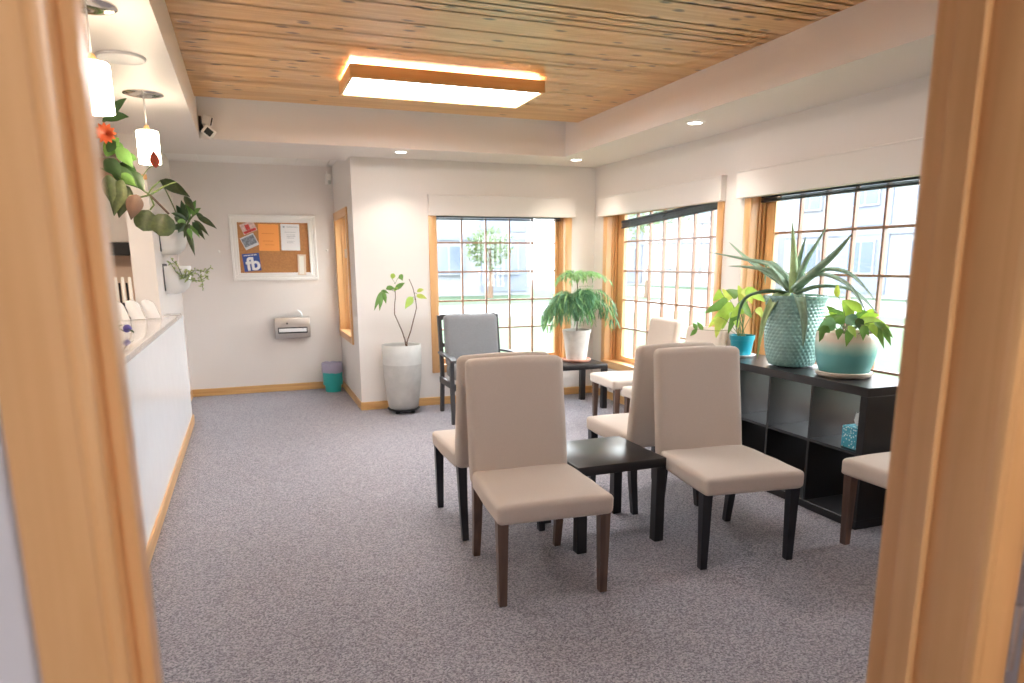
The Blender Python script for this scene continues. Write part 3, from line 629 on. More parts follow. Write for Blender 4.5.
for b, e, w, m, x in [((848, 322), (823, 317), .04, g_mid, 3.3), ((846, 323), (834, 309), .04, g_mid, 3.36), ((852, 320), (842, 300), .05, g_lime, 3.38), ((862, 312), (843, 300), .045, g_lime, 3.32), ((856, 322), (890, 328), .06, g_lime, 3.32), ((858, 322), (880, 315), .045, g_lime, 3.38),
                      ((828, 326), (819, 342), .05, g_mid, 3.16), ((836, 323), (817, 331), .07, g_fern, 3.18), ((852, 328), (846, 347), .04, g_mid, 3.13), ((846, 316), (856, 326), .06, g_fern3, 3.2), ((864, 325), (863, 341), .035, g_mid, 3.13), ((858, 318), (861, 332), .04, g_dark, 3.17),
                      ((876, 326), (884, 349), .028, g_mid, 3.24), ((882, 328), (891, 346), .028, g_mid, 3.28), ((870, 324), (877, 338), .035, g_lime, 3.22), ((846, 320), (833, 324), .045, g_mid, 3.22), ((855, 318), (868, 312), .04, g_mid, 3.42), ((842, 324), (828, 312), .035, g_lime, 3.34),
                      ((838, 318), (826, 306), .035, g_mid, 3.4), ((866, 320), (874, 309), .04, g_lime, 3.44), ((850, 316), (852, 302), .04, g_mid, 3.4), ((860, 326), (869, 336), .035, g_mid, 3.16), ((840, 328), (838, 340), .035, g_mid, 3.12), ((874, 322), (893, 338), .035, g_mid, 3.3), ((848, 326), (856, 338), .03, g_lime, 3.12)]:
    a, c = Lp(*b, x, pl), Lp(*e, x-.02, pl); bm = B(); leaf(bm, bez(a, (a+c)/2+Vector((0, 0, .02)), c, 8), w*1.2, side=(c-a).cross(V_), prof='lance', fold=.3); mesh('leaf', bm, m, pl, sharp=0)
    bm = B(); s = Vector((rnd.uniform(-.05, .05), rnd.uniform(-.05, .05), .235)); tube(bm, bez(s, s.lerp(a, .5)+Vector((0, 0, .04)), a, 6), .0022, 5); mesh('petiole', bm, stem_g, pl)
a = Lp(848, 322, 3.3, pl); bm = B(); tube(bm, bez((0, 0, .23), (0, .0, .35), Lp(838, 296, 3.34, pl), 8), .0018, 5); mesh('flower_stalk', bm, stem_g, pl)
bm = B(); leaf(bm, bez(Lp(838, 297, 3.34, pl), Lp(836, 291, 3.32, pl), Lp(838, 284, 3.33, pl), 6), .035, side=(.7, -.7, 0), fold=.5); mesh('bud', bm, g_yel, pl, sharp=0)
# --- wall planters on the alcove side wall, and the hanging plant
pot_w = mat('white_ceramic', rgb(226, 224, 222), .3)
def wall_pot(t, w, d_, h):
    """half-round pot with a flat back plate, in the frame x = away from wall, y along it"""
    bm = B(); rings = []; n = 22
    for z, k in ((0, .45), (.02, .68), (.06, .86), (.12, .96), (h-.01, 1), (h, .99), (h-.004, .94), (h-.05, .92)):
        rings.append([(d_*k*max(0, sin(pi*i/n))**.8, -w/2*k*cos(pi*i/n), z) for i in range(n+1)])
    ring_loft(bm, rings, cap=False); bm.faces.new([bm.verts.new((d_*.45*max(0, sin(pi*i/n))**.8, -w/2*.45*cos(pi*i/n), 0)) for i in range(n+1)])
    mesh('pot', bm, pot_w, t, sharp=50)
    bm = B(); box(bm, (.0, -w/2-.006, .03), (.008, w/2+.006, h+.02), .003, 1); mesh('back_plate', bm, black_m, t)
    bm = B(); bm.faces.new([bm.verts.new((d_*.92*max(0, sin(pi*i/n)), -w/2*.92*cos(pi*i/n), h-.045)) for i in range(n+1)]); mesh('soil', bm, soil, t)
def Lq(px, py, y, root): return at(px, py, 1, y)-Vector(root.location)
w1 = thing('wall_planter', 'upper white wall pot with thick hanging leaves beside the pinboard', 'planter', (XL+.001, 7.1, 1.575)); wall_pot(w1, .3, .22, .2)
w2 = thing('wall_planter', 'lower white wall pot with small variegated trailing sprigs', 'planter', (XL+.001, 7.13, 1.23)); wall_pot(w2, .3, .22, .25)
VQ = Vector((-.1, 1, 0))
def qleaf(root, b, e, y, w, m, prof='oval', bend=.02, fold=.2, name='leaf'):
    a, c = Lq(*b, y, root), Lq(*e, y-.04, root); bm = B(); leaf(bm, bez(a, (a+c)/2+Vector((0, 0, bend)), c, 8), w, side=(c-a).cross(VQ), prof=prof, fold=fold); mesh(name, bm, m, root, sharp=0)
striped = mat('leaf_striped', rgb(62, 76, 42), .45, noise_amt=.45, noise_scale=40)
dusky = mat('leaf_underside', rgb(82, 62, 54), .55, noise_amt=.2, noise_scale=20)
for b, e, y, w, m in [((197, 216), (217, 229), 6.95, .055, striped), ((192, 222), (205, 240), 6.95, .05, striped), ((187, 230), (195, 256), 6.93, .05, striped), ((186, 220), (171, 213), 6.95, .05, g_dark), ((187, 222), (181, 200), 6.98, .06, g_dark), ((190, 222), (183, 204), 7.0, .05, g_mid), ((186, 224), (178, 233), 6.9, .07, g_dark),
                      ((190, 215), (196, 200), 7.0, .05, g_mid), ((192, 216), (201, 208), 7.0, .04, g_mid), ((194, 220), (209, 236), 6.92, .045, striped), ((190, 225), (200, 238), 6.9, .04, g_mid), ((183, 218), (176, 205), 7.05, .05, g_dark), ((189, 214), (187, 196), 7.02, .05, g_mid), ((196, 213), (206, 222), 6.98, .04, g_dark),
                      ((186, 224), (177, 222), 6.92, .06, g_mid), ((184, 226), (172, 230), 6.9, .06, g_dark), ((190, 224), (184, 238), 6.9, .055, striped), ((193, 222), (199, 232), 6.9, .05, g_dark), ((182, 224), (174, 217), 6.95, .05, striped), ((188, 228), (192, 240), 6.88, .045, g_mid), ((160, 180), (190, 197), 6.9, .10, striped), ((184, 196), (195, 212), 6.95, .06, striped)]:
    qleaf(w1, b, e, y, w, m, 'lance', fold=.35)
for a, b in (((184, 232), (160, 180)), ((185, 232), (188, 214)), ((184, 234), (193, 216)), ((184, 234), (196, 214)), ((184, 232), (186, 205))): bm = B(); tube(bm, bez(Lq(*a, 7.1, w1), (Lq(*a, 7., w1)+Lq(*b, 7., w1))/2+Vector((0, 0, .06)), Lq(*b, 6.93, w1), 7), .005, 6); mesh('stem', bm, stem_g, w1)
sp = B()
for pts in (((184, 278), (190, 272), (198, 274), (202, 280), (203, 291)), ((183, 278), (178, 266), (172, 260)), ((185, 278), (195, 270), (205, 272), (211, 267)), ((186, 279), (192, 280), (200, 281), (208, 276)), ((184, 278), (187, 271), (193, 276)), ((184, 279), (176, 272), (170, 262))):
    P = [Lq(x, y, 7.0-.02*i, w2) for i, (x, y) in enumerate(pts)]; bm = B(); tube(bm, P, .003, 5); mesh('stem', bm, stem_g, w2)
    for p, q in zip(P, P[1:]):
        for k in range(7):
            c = p.lerp(q, rnd.random()); dvec = Vector((rnd.uniform(-1, 1), rnd.uniform(-1, .3), rnd.uniform(-.6, 1))).normalized()*rnd.uniform(.022, .042)
            leaf(sp, [c, c+dvec*.5+Vector((0, 0, .004)), c+dvec], .02, side=dvec.orthogonal(), prof='lance')
mesh('foliage', sp, leaf_mat('leaf_variegated', rgb(150, 166, 120), .45, 60), w2, sharp=0)
# hanging plant: pot behind the door frame's edge, leaves reaching out towards the wall pots
HX, HY = -.99, 5.45
hp = thing('hanging_plant', 'large dark leaved plant hanging over the counter by the door frame', 'potted plant', (HX, HY, 1.62))
bm = B(); pot_lathe(bm, [(.08, 0), (.1, .01), (.125, .12), (.13, .17)], .006); mesh('pot', bm, pot_w, hp); soil_disc(hp, .12, .13)
bm = B()
for k in range(3): a = k*2*pi/3+.4; tube(bm, [(.122*cos(a), .122*sin(a), .165), (0.01*cos(a), .01*sin(a), .6)], .002, 5)
tube(bm, [(0, 0, .6), (0, 0, ZS-1.62)], .002, 5); mesh('hanger', bm, black_m, hp)
for b, e, y, w, m in [((103, 122), (127, 98), 5.2, .055, g_dark), ((103, 120), (129, 117), 5.2, .06, g_dark), ((106, 156), (119, 138), 5.25, .09, g_mid), ((108, 152), (116, 142), 5.2, .06, g_dark), ((116, 148), (133, 168), 5.2, .085, g_mid), ((104, 160), (121, 178), 5.15, .10, g_dark), ((110, 168), (138, 188), 5.15, .10, g_dark),
                      ((128, 172), (145, 192), 5.2, .09, g_dark), ((122, 180), (114, 216), 5.1, .10, striped), ((128, 186), (119, 218), 5.15, .11, striped), ((138, 195), (131, 220), 5.1, .10, dusky), ((108, 175), (112, 205), 5.1, .09, striped), ((112, 144), (124, 155), 5.3, .07, g_mid), ((118, 165), (138, 178), 5.25, .09, g_dark), ((106, 142), (112, 128), 5.25, .06, g_mid), ((124, 160), (137, 160), 5.22, .06, g_mid), ((118, 176), (136, 186), 5.12, .07, g_mid)]:
    qleaf(hp, b, e, y, w, m, 'oval', .03)
# round drooping leaves at the ends of two arching stems, and the long stems
for b, e, w in (((149, 210), (143, 231), .145), ((167, 214), (160, 236), .15)): qleaf(hp, b, e, 5.35, w, striped, 'round', .01, .3)
for pts, r in ((((100, 168), (125, 178), (140, 188), (150, 195)), .006), (((128, 200), (150, 195), (165, 186), (176, 182)), .006), (((150, 195), (154, 205), (150, 210)), .006), (((150, 195), (160, 205), (169, 214)), .008), (((147, 196), (152, 188), (160, 181)), .005), (((140, 180), (147, 170), (155, 163)), .003)):
    bm = B(); tube(bm, [Lq(x, y, 5.3 if (x, y) != (155, 163) else 4.83, hp) for x, y in pts], r, 6); mesh('stem', bm, stem_g if r < .008 else dusky, hp)
flower = leaf_mat('coral_petal', rgb(196, 96, 62), .15)
qleaf(hp, (156, 168), (153, 150), 4.85, .055, mat('red_bract', rgb(196, 88, 66), .5), 'lance', 0, .4, 'bract')
bm = B()
for k in range(12):
    a = k*2*pi/12; c = Lq(106, 134, 5.15, hp); v = Vector((cos(a), -.5, sin(a)))*.065; leaf(bm, bez(c, c+v*.6+Vector((0, -.02, 0)), c+v, 4), .03, side=(sin(a), 0, -cos(a)))
mesh('flower', bm, flower, hp, sharp=0)
# ------------------------------------------------------------------ things on the counter
for i, (x, y, lab) in enumerate(((-.93, 6.2, 'white rounded ceramic block on the counter, nearest the black candle holder'), (-.825, 6.25, 'white rounded ceramic block on the counter, middle one of three'), (-.72, 6.3, 'white rounded ceramic block on the counter, nearest the wall pots'))):
    t = thing('ceramic_block', lab, 'ornament', (x, y, CT), 0, 'white blocks on the counter'); bm = B(); rings = []
    for yy, k in ((-.024, .86), (-.02, 1), (.02, 1), (.024, .86)):
        rings.append([(.05*k*cos(a)+(.0-.05*(z_/.16)), yy, z_) for a, z_ in [(pi, 0.001), (pi, .10), (pi*.83, .128), (pi*.65, .145), (pi*.5, .15), (pi*.35, .145), (pi*.17, .128), (0, .10), (0, .001)]])
    ring_loft(bm, rings); mesh('body', bm, mat('white_gloss_ceramic', rgb(242, 240, 240), .15), t, sharp=50)
    bm = B(); box(bm, (-.052, -.028, 0), (.052, .028, .006), .002, 1); mesh('base', bm, mat('white_gloss_ceramic', rgb(242, 240, 240), .15), t)
ch = thing('candle_holder', 'black candle holder with three white candles on the counter', 'candle holder', (-.93, 6.4, CT))
bm = B(); box(bm, (-.07, -.035, .0), (.07, .035, .012), .004, 1); box(bm, (-.012, -.012, .012), (.012, .012, .10)); mesh('stand', bm, black_m, ch)
bm = B(); box(bm, (-.07, -.03, .10), (.075, .03, .125), .004, 1); mesh('tray', bm, black_m, ch)
for x in (-.05, 0, .05):
    bm = B(); lathe(bm, [(.001, .125), (.012, .125), (.0115, .32), (.004, .325), (.001, .325)], (x, 0, 0), n=14, cap=False); mesh('candle', bm, mat('wax', rgb(244, 240, 232), .5), ch)
for x in (-.026, .026):
    bm = B(); box(bm, (x-.007, -.008, .12), (x+.007, .008, .28), .002, 1); mesh('upright', bm, black_m, ch)
fb_ = thing('flower_sprig', 'purple flower sprig with green stem lying on the granite counter', 'flower', (-.73, 4.98, CT))
bm = B(); bmesh.ops.create_icosphere(bm, subdivisions=2, radius=.026, matrix=Matrix.Translation((0, 0, .03)))
for v in bm.verts: v.co += (v.co-Vector((0, 0, .03))).normalized()*.006*noise.noise(v.co*90)
mesh('blossom', bm, mat('purple_bloom', rgb(92, 84, 160), .6), fb_)
bm = B(); tube(bm, bez((-.02, .02, .012), (-.08, .06, .05), (-.14, .16, .012), 8), .004, 6); leaf(bm, bez((-.06, .05, .03), (-.05, .12, .06), (-.02, .17, .03), 6), .03); leaf(bm, bez((-.02, .0, .02), (.03, -.05, .03), (.05, -.09, .006), 6), .025); mesh('stem', bm, g_dark, fb_)
# reception back: white wall cabinet with a dark rail, and the white cord hanging by it
rc = thing('wall_cabinet', 'white wall cabinet with a dark lower rail behind the reception counter', 'cabinet', (-1.3, YA-.001, 1.72))
bm = B(); box(bm, (-.5, -.3, 0), (.22, 0, .62), .004, 1); mesh('carcass', bm, white_p, rc)
for k in range(2):
    bm = B(); box(bm, (-.495+k*.36, -.318, .005), (-.145+k*.36, -.301, .615), .003, 1); o = mesh('door', bm, white_p, rc)
    bm = B(); box(bm, (-.17+k*.36 if k == 0 else -.12, -.335, .05), (-.16+k*.36 if k == 0 else -.11, -.318, .17), .003, 1); mesh('handle', bm, steel, o)
bm = B(); box(bm, (-.5, -.3, -.13), (.22, -.02, -.001), .003, 1); mesh('rail', bm, black_m, rc)
bm = B(); tube(bm, bez((-1.075, 8.36, 2.2), (-1.06, 8.34, 1.8), (-1.09, 8.36, 1.5), 14, (-1.02, 8.4, 1.05)), .006, 6); tag(mesh('cord', bm, white_p), 'thin white cord hanging beside the reception wall cabinet', 'cord')
# ------------------------------------------------------------------ alcove things
pb = thing('pinboard', 'white framed cork board with papers pinned to it on the alcove wall', 'notice board', (.325, YA-.001, 1.672))
W2, H2 = .468, .365
cork = mat('cork', rgb(186, 132, 84), .85, noise_amt=.12, noise_scale=60, bump=.3, bump_scale=200)
bm = B(); box(bm, (-W2+.05, -.012, -H2+.05), (W2-.05, 0, H2-.05)); mesh('cork_panel', bm, cork, pb)
bm = B()
def framebar(a, b, hor):
    for k, (i0, i1, dd) in enumerate(((0, .03, .028), (.03, .06, .022), (.06, .085, .03))):
        if hor: box(bm, (-W2+i0, -dd, (H2-i1) if a > 0 else -H2+i0), (W2-i0, 0, (H2-i0) if a > 0 else -H2+i1), .003, 1)
        else: box(bm, ((W2-i1) if a > 0 else -W2+i0, -dd, -H2+i1+.0002), ((W2-i0) if a > 0 else -W2+i1, 0, H2-i1-.0002), .003, 1)
for a in (-1, 1): framebar(a, 0, True); framebar(a, 0, False)
mesh('frame', bm, white_p, pb)
yb = YA-.0135
def sheet(name, label, cat, x0, z0, x1, z1, m, rot=0, lines=None, ink=None, dy=0):
    cx_, cz_ = (x0+x1)/2, (z0+z1)/2; t = thing(name, label, cat, (cx_, yb-dy, cz_)); t.rotation_euler = (0, rot, 0)
    w, h = abs(x1-x0)/2, abs(z1-z0)/2; bm = B(); box(bm, (-w, -.0015, -h), (w, 0, h)); mesh('paper', bm, m, t, smooth=False)
    if lines:
        bm = B()
        for a, b, c, d2 in lines: box(bm, (-w+a*2*w, -.0022, h-d2*2*h), (-w+b*2*w, -.0015, h-c*2*h))
        mesh('print', bm, ink, t, smooth=False)
    return t
def bp(px, py): p = at(px, py, 1, YA-.014); return p.x, p.z
def sh2(name, label, cat, a, b, m, **k): (x0, z1), (x1, z0) = bp(*a), bp(*b); return sheet(name, label, cat, x0, z0, x1, z1, m, **k)
paper_w = mat('paper_white', rgb(236, 236, 238), .7); paper_o = mat('paper_orange', rgb(250, 168, 92), .7); ink_g = mat('ink_grey', rgb(170, 174, 182), .8); ink_o = mat('ink_orange', rgb(226, 140, 72), .8)
sh2('paper_sheet', 'orange sheet of paper pinned to the cork board', 'paper', (257.5, 224), (280, 251), paper_o, rot=R(1), lines=[(.15, .75, .34, .36), (.2, .7, .62, .64), (.3, .75, .76, .78)], ink=ink_o)
sh2('paper_sheet', 'white printed letter pinned to the cork board', 'paper', (280, 224), (300.5, 250.5), paper_w, rot=R(1), lines=[(.12, .22, .08, .14), (.3, .9, .1, .12), (.2, .8, .3, .315), (.3, .75, .4, .415), (.3, .78, .46, .475), (.3, .7, .52, .535), (.3, .7, .64, .655), (.3, .65, .7, .715)], ink=ink_g)
red, navy = mat('flyer_red', rgb(206, 70, 66), .5, noise_amt=.4, noise_scale=60), mat('flyer_photo', rgb(130, 138, 150), .5, noise_amt=.6, noise_scale=45)
sh2('flyer', 'small red and white photo flyer at the top of the cork board', 'flyer', (240.5, 222), (256, 233), mat('flyer_pale', rgb(218, 190, 186), .5, noise_amt=.3, noise_scale=50), rot=R(-22), lines=[(.05, .95, .72, .95), (.3, .6, .2, .7)], ink=red)
sh2('flyer', 'small dark photo flyer above the blue sign on the cork board', 'flyer', (241.5, 235), (257.5, 248), mat('flyer_white', rgb(214, 216, 222), .5), rot=R(-24), lines=[(.05, .95, .1, .8)], ink=navy, dy=.002)
fbm = mat('sign_blue', rgb(58, 84, 158), .5)
fbs = sh2('social_sign', 'blue sign with white fb letters on the cork board', 'sign', (242.5, 253.5), (261, 271), fbm, rot=R(-5), lines=[(.1, .16, .07, .12), (.19, .3, .07, .12), (.33, .5, .07, .12), (.53, .66, .07, .12), (.69, .85, .07, .12)], ink=paper_w, dy=.001)
cu = bpy.data.curves.new('lettering', 'FONT'); cu.body = 'fb'; cu.size = .2; cu.extrude = .0008; cu.offset = .006; cu.align_x = 'CENTER'; cu.materials.append(paper_w)
tmp = bpy.data.objects.new('tmp', cu); C.objects.link(tmp); bpy.context.view_layer.update(); lm = bpy.data.meshes.new_from_object(tmp.evaluated_get(bpy.context.evaluated_depsgraph_get())); bpy.data.objects.remove(tmp); bpy.data.curves.remove(cu)
lm.materials.clear(); lm.materials.append(paper_w); o = bpy.data.objects.new('lettering', lm); C.objects.link(o); o.parent = fbs; o.location = (.012, -.003, -.085); o.rotation_euler = (pi/2, 0, 0)
sh2('leaflet', 'narrow cream leaflet holder at the lower edge of the cork board', 'leaflet', (297, 254.5), (306.5, 275), mat('leaflet_cream', rgb(226, 206, 184), .5), rot=R(2), lines=[(.2, .75, .08, .95)], ink=mat('leaflet_pale', rgb(240, 236, 226), .5), dy=.02)
# steel dispenser
dp = thing('towel_dispenser', 'brushed steel paper dispenser on the alcove wall below the pinboard', 'dispenser', (.46, YA-.001, .76))
bm = B(); box(bm, (-.2, -.11, -.12), (.2, 0, .115), .008, 2); mesh('housing', bm, steel, dp)
bm = B(); box(bm, (-.165, -.113, -.065), (.165, -.109, .005), .002, 1); mesh('slot', bm, black_m, dp)
bm = B(); box(bm, (-.155, -.117, -.05), (.155, -.112, -.008), .002, 1); mesh('paper', bm, paper_w, dp)
bm = B(); lathe(bm, [(.001, 0), (.01, 0), (.01, .006), (.001, .006)], n=14, cap=False); o = mesh('lock', bm, black_m, dp); o.location = (-.06, -.109, .05); o.rotation_euler = (pi/2, 0, 0)
bm = B(); leaf(bm, bez((.12, -.06, .112), (.10, -.07, .18), (.06, -.07, .205), 6), .06, side=(.3, 1, 0), fold=.4); mesh('towel', bm, mat('tissue', rgb(240, 244, 246), .9), dp)
# wastebasket
wb = thing('wastebasket', 'teal wastebasket with a lilac bag liner in the alcove corner', 'wastebasket', (.87, 8.44, 0))
bm = B(); pot_lathe(bm, [(.085, 0), (.09, .004), (.115, .33), (.119, .335)], .004, depth=.25); mesh('bin', bm, mat('teal_plastic', rgb(44, 172, 170), .4), wb)
bm = B(); lathe(bm, [(.1205+.004*sin(i), z) for i, z in enumerate((.23, .27, .31, .337))]+[(.118, .345), (.108, .335), (.1, .25)], n=40, cap=False)
for v in bm.verts: v.co.z += .012*noise.noise(v.co*25); v.co.xy *= 1+.03*noise.noise(v.co*40)
mesh('bag_liner', bm, mat('bag_film', rgb(170, 166, 190), .35, spec=.6), wb)
# motion sensor, and the camera on the tray's corner
ms = thing('motion_sensor', 'small white motion sensor high in the alcove corner', 'sensor', (.965, 8.62, 2.44), R(30))
bm = B(); box(bm, (-.03, -.02, -.06), (.03, .02, .06), .008, 2); mesh('housing', bm, white_p, ms)
bm = B(); box(bm, (-.02, -.024, -.05), (.02, -.019, -.01), .002, 1); mesh('lens', bm, mat('sensor_lens', rgb(200, 200, 198), .3), ms)
bm = B(); tube(bm, [(0, .015, .03), (.02, .045, .06), (.03, .06, .1)], .008, 6); mesh('bracket', bm, white_p, ms)
sc_ = thing('security_camera', 'small white camera with a square black lens in the tray corner', 'camera', at(206, 129, 1, 6.53), 0)
bm = B(); box(bm, (-.05, .0, -.02), (-.03, .046, .1), .002, 1); mesh('wall_mount', bm, black_m, sc_)
bm = B(); tube(bm, [(-.04, .02, .06), (-.02, -.0, .0), (0, -.03, -.02)], .008, 6); mesh('arm', bm, black_m, sc_)
Mx = Matrix.Translation((.02, -.05, -.03)) @ Matrix.Rotation(R(40), 4, 'Y') @ Matrix.Rotation(R(8), 4, 'X')
bm = B(); box(bm, (-.045, -.04, -.038), (.045, .03, .038), .006, 2, M=Mx); mesh('body', bm, white_p, sc_)
bm = B(); box(bm, (-.024, -.044, -.024), (.034, -.039, .027), .002, 1, M=Mx); mesh('lens', bm, black_m, sc_)
Mx = Matrix.Translation((.015, -.02, .06)) @ Matrix.Rotation(R(15), 4, 'Y')
bm = B(); box(bm, (-.035, -.02, -.035), (.04, .03, .04), .004, 1, M=Mx); mesh('junction_box', bm, white_p, sc_)
bm = B(); box(bm, (.028, -.024, -.03), (.038, -.019, .03), M=Mx); mesh('label_strip', bm, black_m, sc_)
for x, z, lab in ((-.269, 1.63, 'tiny white wall anchor left of the pinboard'), (.913, 1.645, 'tiny white wall anchor right of the pinboard')):
    bm = B(); lathe(bm, [(.001, 0), (.014, 0), (.012, .008), (.001, .01)], n=14, cap=False); o = mesh('wall_anchor', bm, white_p); o.location = (x, YA-.0005, z); o.rotation_euler = (pi/2, 0, 0); tag(o, lab, 'wall anchor')
# ------------------------------------------------------------------ lamps
def emis(name, col, s): return mat(name, col, .4, emit=col, estr=s)
cl = thing('ceiling_light', 'long wood framed fluorescent ceiling light on the pine ceiling', 'ceiling light', (1.402, 5.16, 2.67))
a, b = .682, .275
bm = B()
for lo, hi in (((-a, -b, 0), (a, -b+.022, .085)), ((-a, b-.022, 0), (a, b, .085)), ((-a, -b+.022, 0), (-a+.022, b-.022, .085)), ((a-.022, -b+.022, 0), (a, b-.022, .085))): box(bm, lo, hi, .004, 1)
mesh('wood_frame', bm, wood('fixture_wood', 'x', (236, 190, 128), (222, 168, 104)), cl)
bm = B(); box(bm, (-a+.022, -b+.022, .012), (a-.022, b-.022, .02)); mesh('diffuser', bm, emis('diffuser_glow', (1, .985, .965, 1), 17), cl, smooth=False)
bm = B(); box(bm, (-a+.06, -b+.03, .05), (a-.06, b-.03, .058)); mesh('upper_diffuser', bm, emis('upper_glow', (1, .95, .86, 1), 7), cl, smooth=False)
bm = B(); box(bm, (-a+.3, -.08, .058), (a-.3, .08, .12)); mesh('mounting_plate', bm, white_p, cl)
c2 = dup(cl, (1.402, 2.3, 2.67), 0, 'added unseen copy of the wood framed ceiling light, foreground fill near the doorway')  # added twin fixture, never in view, to fill the foreground with light
for o in c2.children:
    if o.name.startswith('diffuser'): o.data = o.data.copy(); o.data.materials[0] = emis('diffuser_glow_soft', (1, .97, .94, 1), 4.5)
glow = bpy.data.materials.new('pendant_glass'); glow.use_nodes = True; nb = glow.node_tree.nodes['Principled BSDF']
nb.inputs['Base Color'].default_value = rgb(250, 240, 224); nb.inputs['Roughness'].default_value = .3; nb.inputs['Emission Color'].default_value = (1, .82, .6, 1); nb.inputs['Emission Strength'].default_value = 20
def pendant(label, x, y):
    t = thing('pendant_lamp', label, 'pendant lamp', (x, y, ZS), 0)
    bm = B(); lathe(bm, [(.001, -.012), (.03, -.02), (.09, -.012), (.112, -.005), (.112, 0), (.001, 0)], n=40, cap=False); mesh('canopy', bm, chrome, t)
    bm = B(); tube(bm, [(0, 0, -.015), (0, 0, -.185)], .004, 8); mesh('cord', bm, white_p, t)
    bm = B(); lathe(bm, [(.001, -.18), (.012, -.18), (.022, -.215), (.001, -.216)], n=20, cap=False); mesh('socket', bm, mat('brass_warm', rgb(210, 170, 120), .3, metal=.6), t)
    bm = B(); lathe(bm, [(.02, -.213), (.058, -.214), (.062, -.22), (.062, -.402), (.059, -.405), (.055, -.40), (.055, -.225)], n=36, cap=False); mesh('shade', bm, glow, t, sharp=50)
pendant('lit cylinder pendant lamp with chrome canopy, seen whole beside the hanging plant', -.5, 4.99)
pendant('lit cylinder pendant lamp partly hidden by the door frame, nearer the doorway', -.515, 3.42)
sp_ = thing('ceiling_speaker', 'round white ceiling speaker between the two pendant canopies', 'speaker', (-.5, 4.175, ZS))
bm = B(); lathe(bm, [(.001, -.008), (.095, -.008), (.105, -.012), (.112, -.006), (.113, 0), (.001, 0)], n=44, cap=False); mesh('grille', bm, mat('grille_white', rgb(222, 222, 224), .4, bump=.3, bump_scale=500), sp_)
def downlight(label, x, y):
    t = thing('recessed_ceiling_light', label, 'downlight', (x, y, ZS))
    bm = B(); lathe(bm, [(.05, -.001), (.053, -.008), (.075, -.005), (.08, 0)], n=32, cap=False); mesh('trim_ring', bm, white_p, t)
    bm = B(); lathe(bm, [(.001, -.003), (.05, -.003), (.05, -.001), (.001, -.001)], n=32, cap=False); mesh('lens', bm, emis('downlight_glow', (1, .93, .84, 1), 14), t)
    l = bpy.data.lights.new('downlight_lamp', 'SPOT'); l.energy = 22; l.spot_size = R(115); l.spot_blend = .6; l.shadow_soft_size = .05; l.color = (1, .9, .78)
    o = bpy.data.objects.new('downlight_lamp', l); C.objects.link(o); o.location = (x, y, ZS-.012)
downlight('recessed ceiling light before the back wall near the alcove', 1.426, 6.74)
downlight('recessed ceiling light in the far right corner of the soffit', 3.2, 6.7)
downlight('recessed ceiling light above the right wall between the two side windows', 3.205, 4.68)
hl = thing('hall_fill_light', 'added round fill light on the hall ceiling, unseen behind the doorway', 'ceiling light', (.74, -1.0, ZS))  # added lamp behind the viewpoint, brightens the door frame and hall wall
bm = B(); lathe(bm, [(.001, -.09), (.1, -.085), (.17, -.05), (.18, -.01)], n=32, cap=False); mesh('globe', bm, emis('hall_fill_glow', (1, .97, .94, 1), 60), hl)
bm = B(); lathe(bm, [(.001, -.012), (.19, -.012), (.195, 0), (.001, 0)], n=32, cap=False); mesh('base', bm, white_p, hl)
# added fill for the reception: unseen flush panel brightening the wall behind the counter
rl = thing('reception_fill_light', 'added unseen square fill light over the reception desk', 'ceiling light', (-2.0, 6.0, ZS))
bm = B(); box(bm, (-.3, -.3, -.02), (.3, .3, 0), .004, 1); mesh('frame', bm, white_p, rl)
bm = B(); box(bm, (-.27, -.27, -.024), (.27, .27, -.02)); mesh('diffuser', bm, emis('recep_fill_glow', (1, .86, .7, 1), 32), rl, smooth=False)
# ------------------------------------------------------------------ outside
lawn_m = mat('lawn', rgb(54, 73, 49), .9, noise_amt=.12, noise_scale=3, bump=.4, bump_scale=60)
bm = B(); box(bm, (-25, 7.4, -.35), (60, 60, -.15)); box(bm, (XR+.2, -30, -.35), (60, 7.4, -.15)); struct(mesh('lawn', bm, lawn_m, smooth=False), 'mown lawn outside the windows', 'lawn')
pave = mat('pavement', rgb(112, 112, 114), .8, noise_amt=.05, noise_scale=2)
bm = B(); box(bm, (17.5, -30, -.16), (24, 60, -.14)); box(bm, (-25, 20, -.16), (17.5, 26, -.14)); struct(mesh('road', bm, pave, smooth=False), 'pale road beyond the lawn', 'road')
bw, bw2, wn_m, rf = mat('render_white', rgb(124, 127, 134), .8, noise_amt=.03), mat('render_blue', rgb(104, 110, 126), .8), mat('far_glass', rgb(90, 100, 116), .2), mat('far_roof', rgb(100, 102, 108), .8)
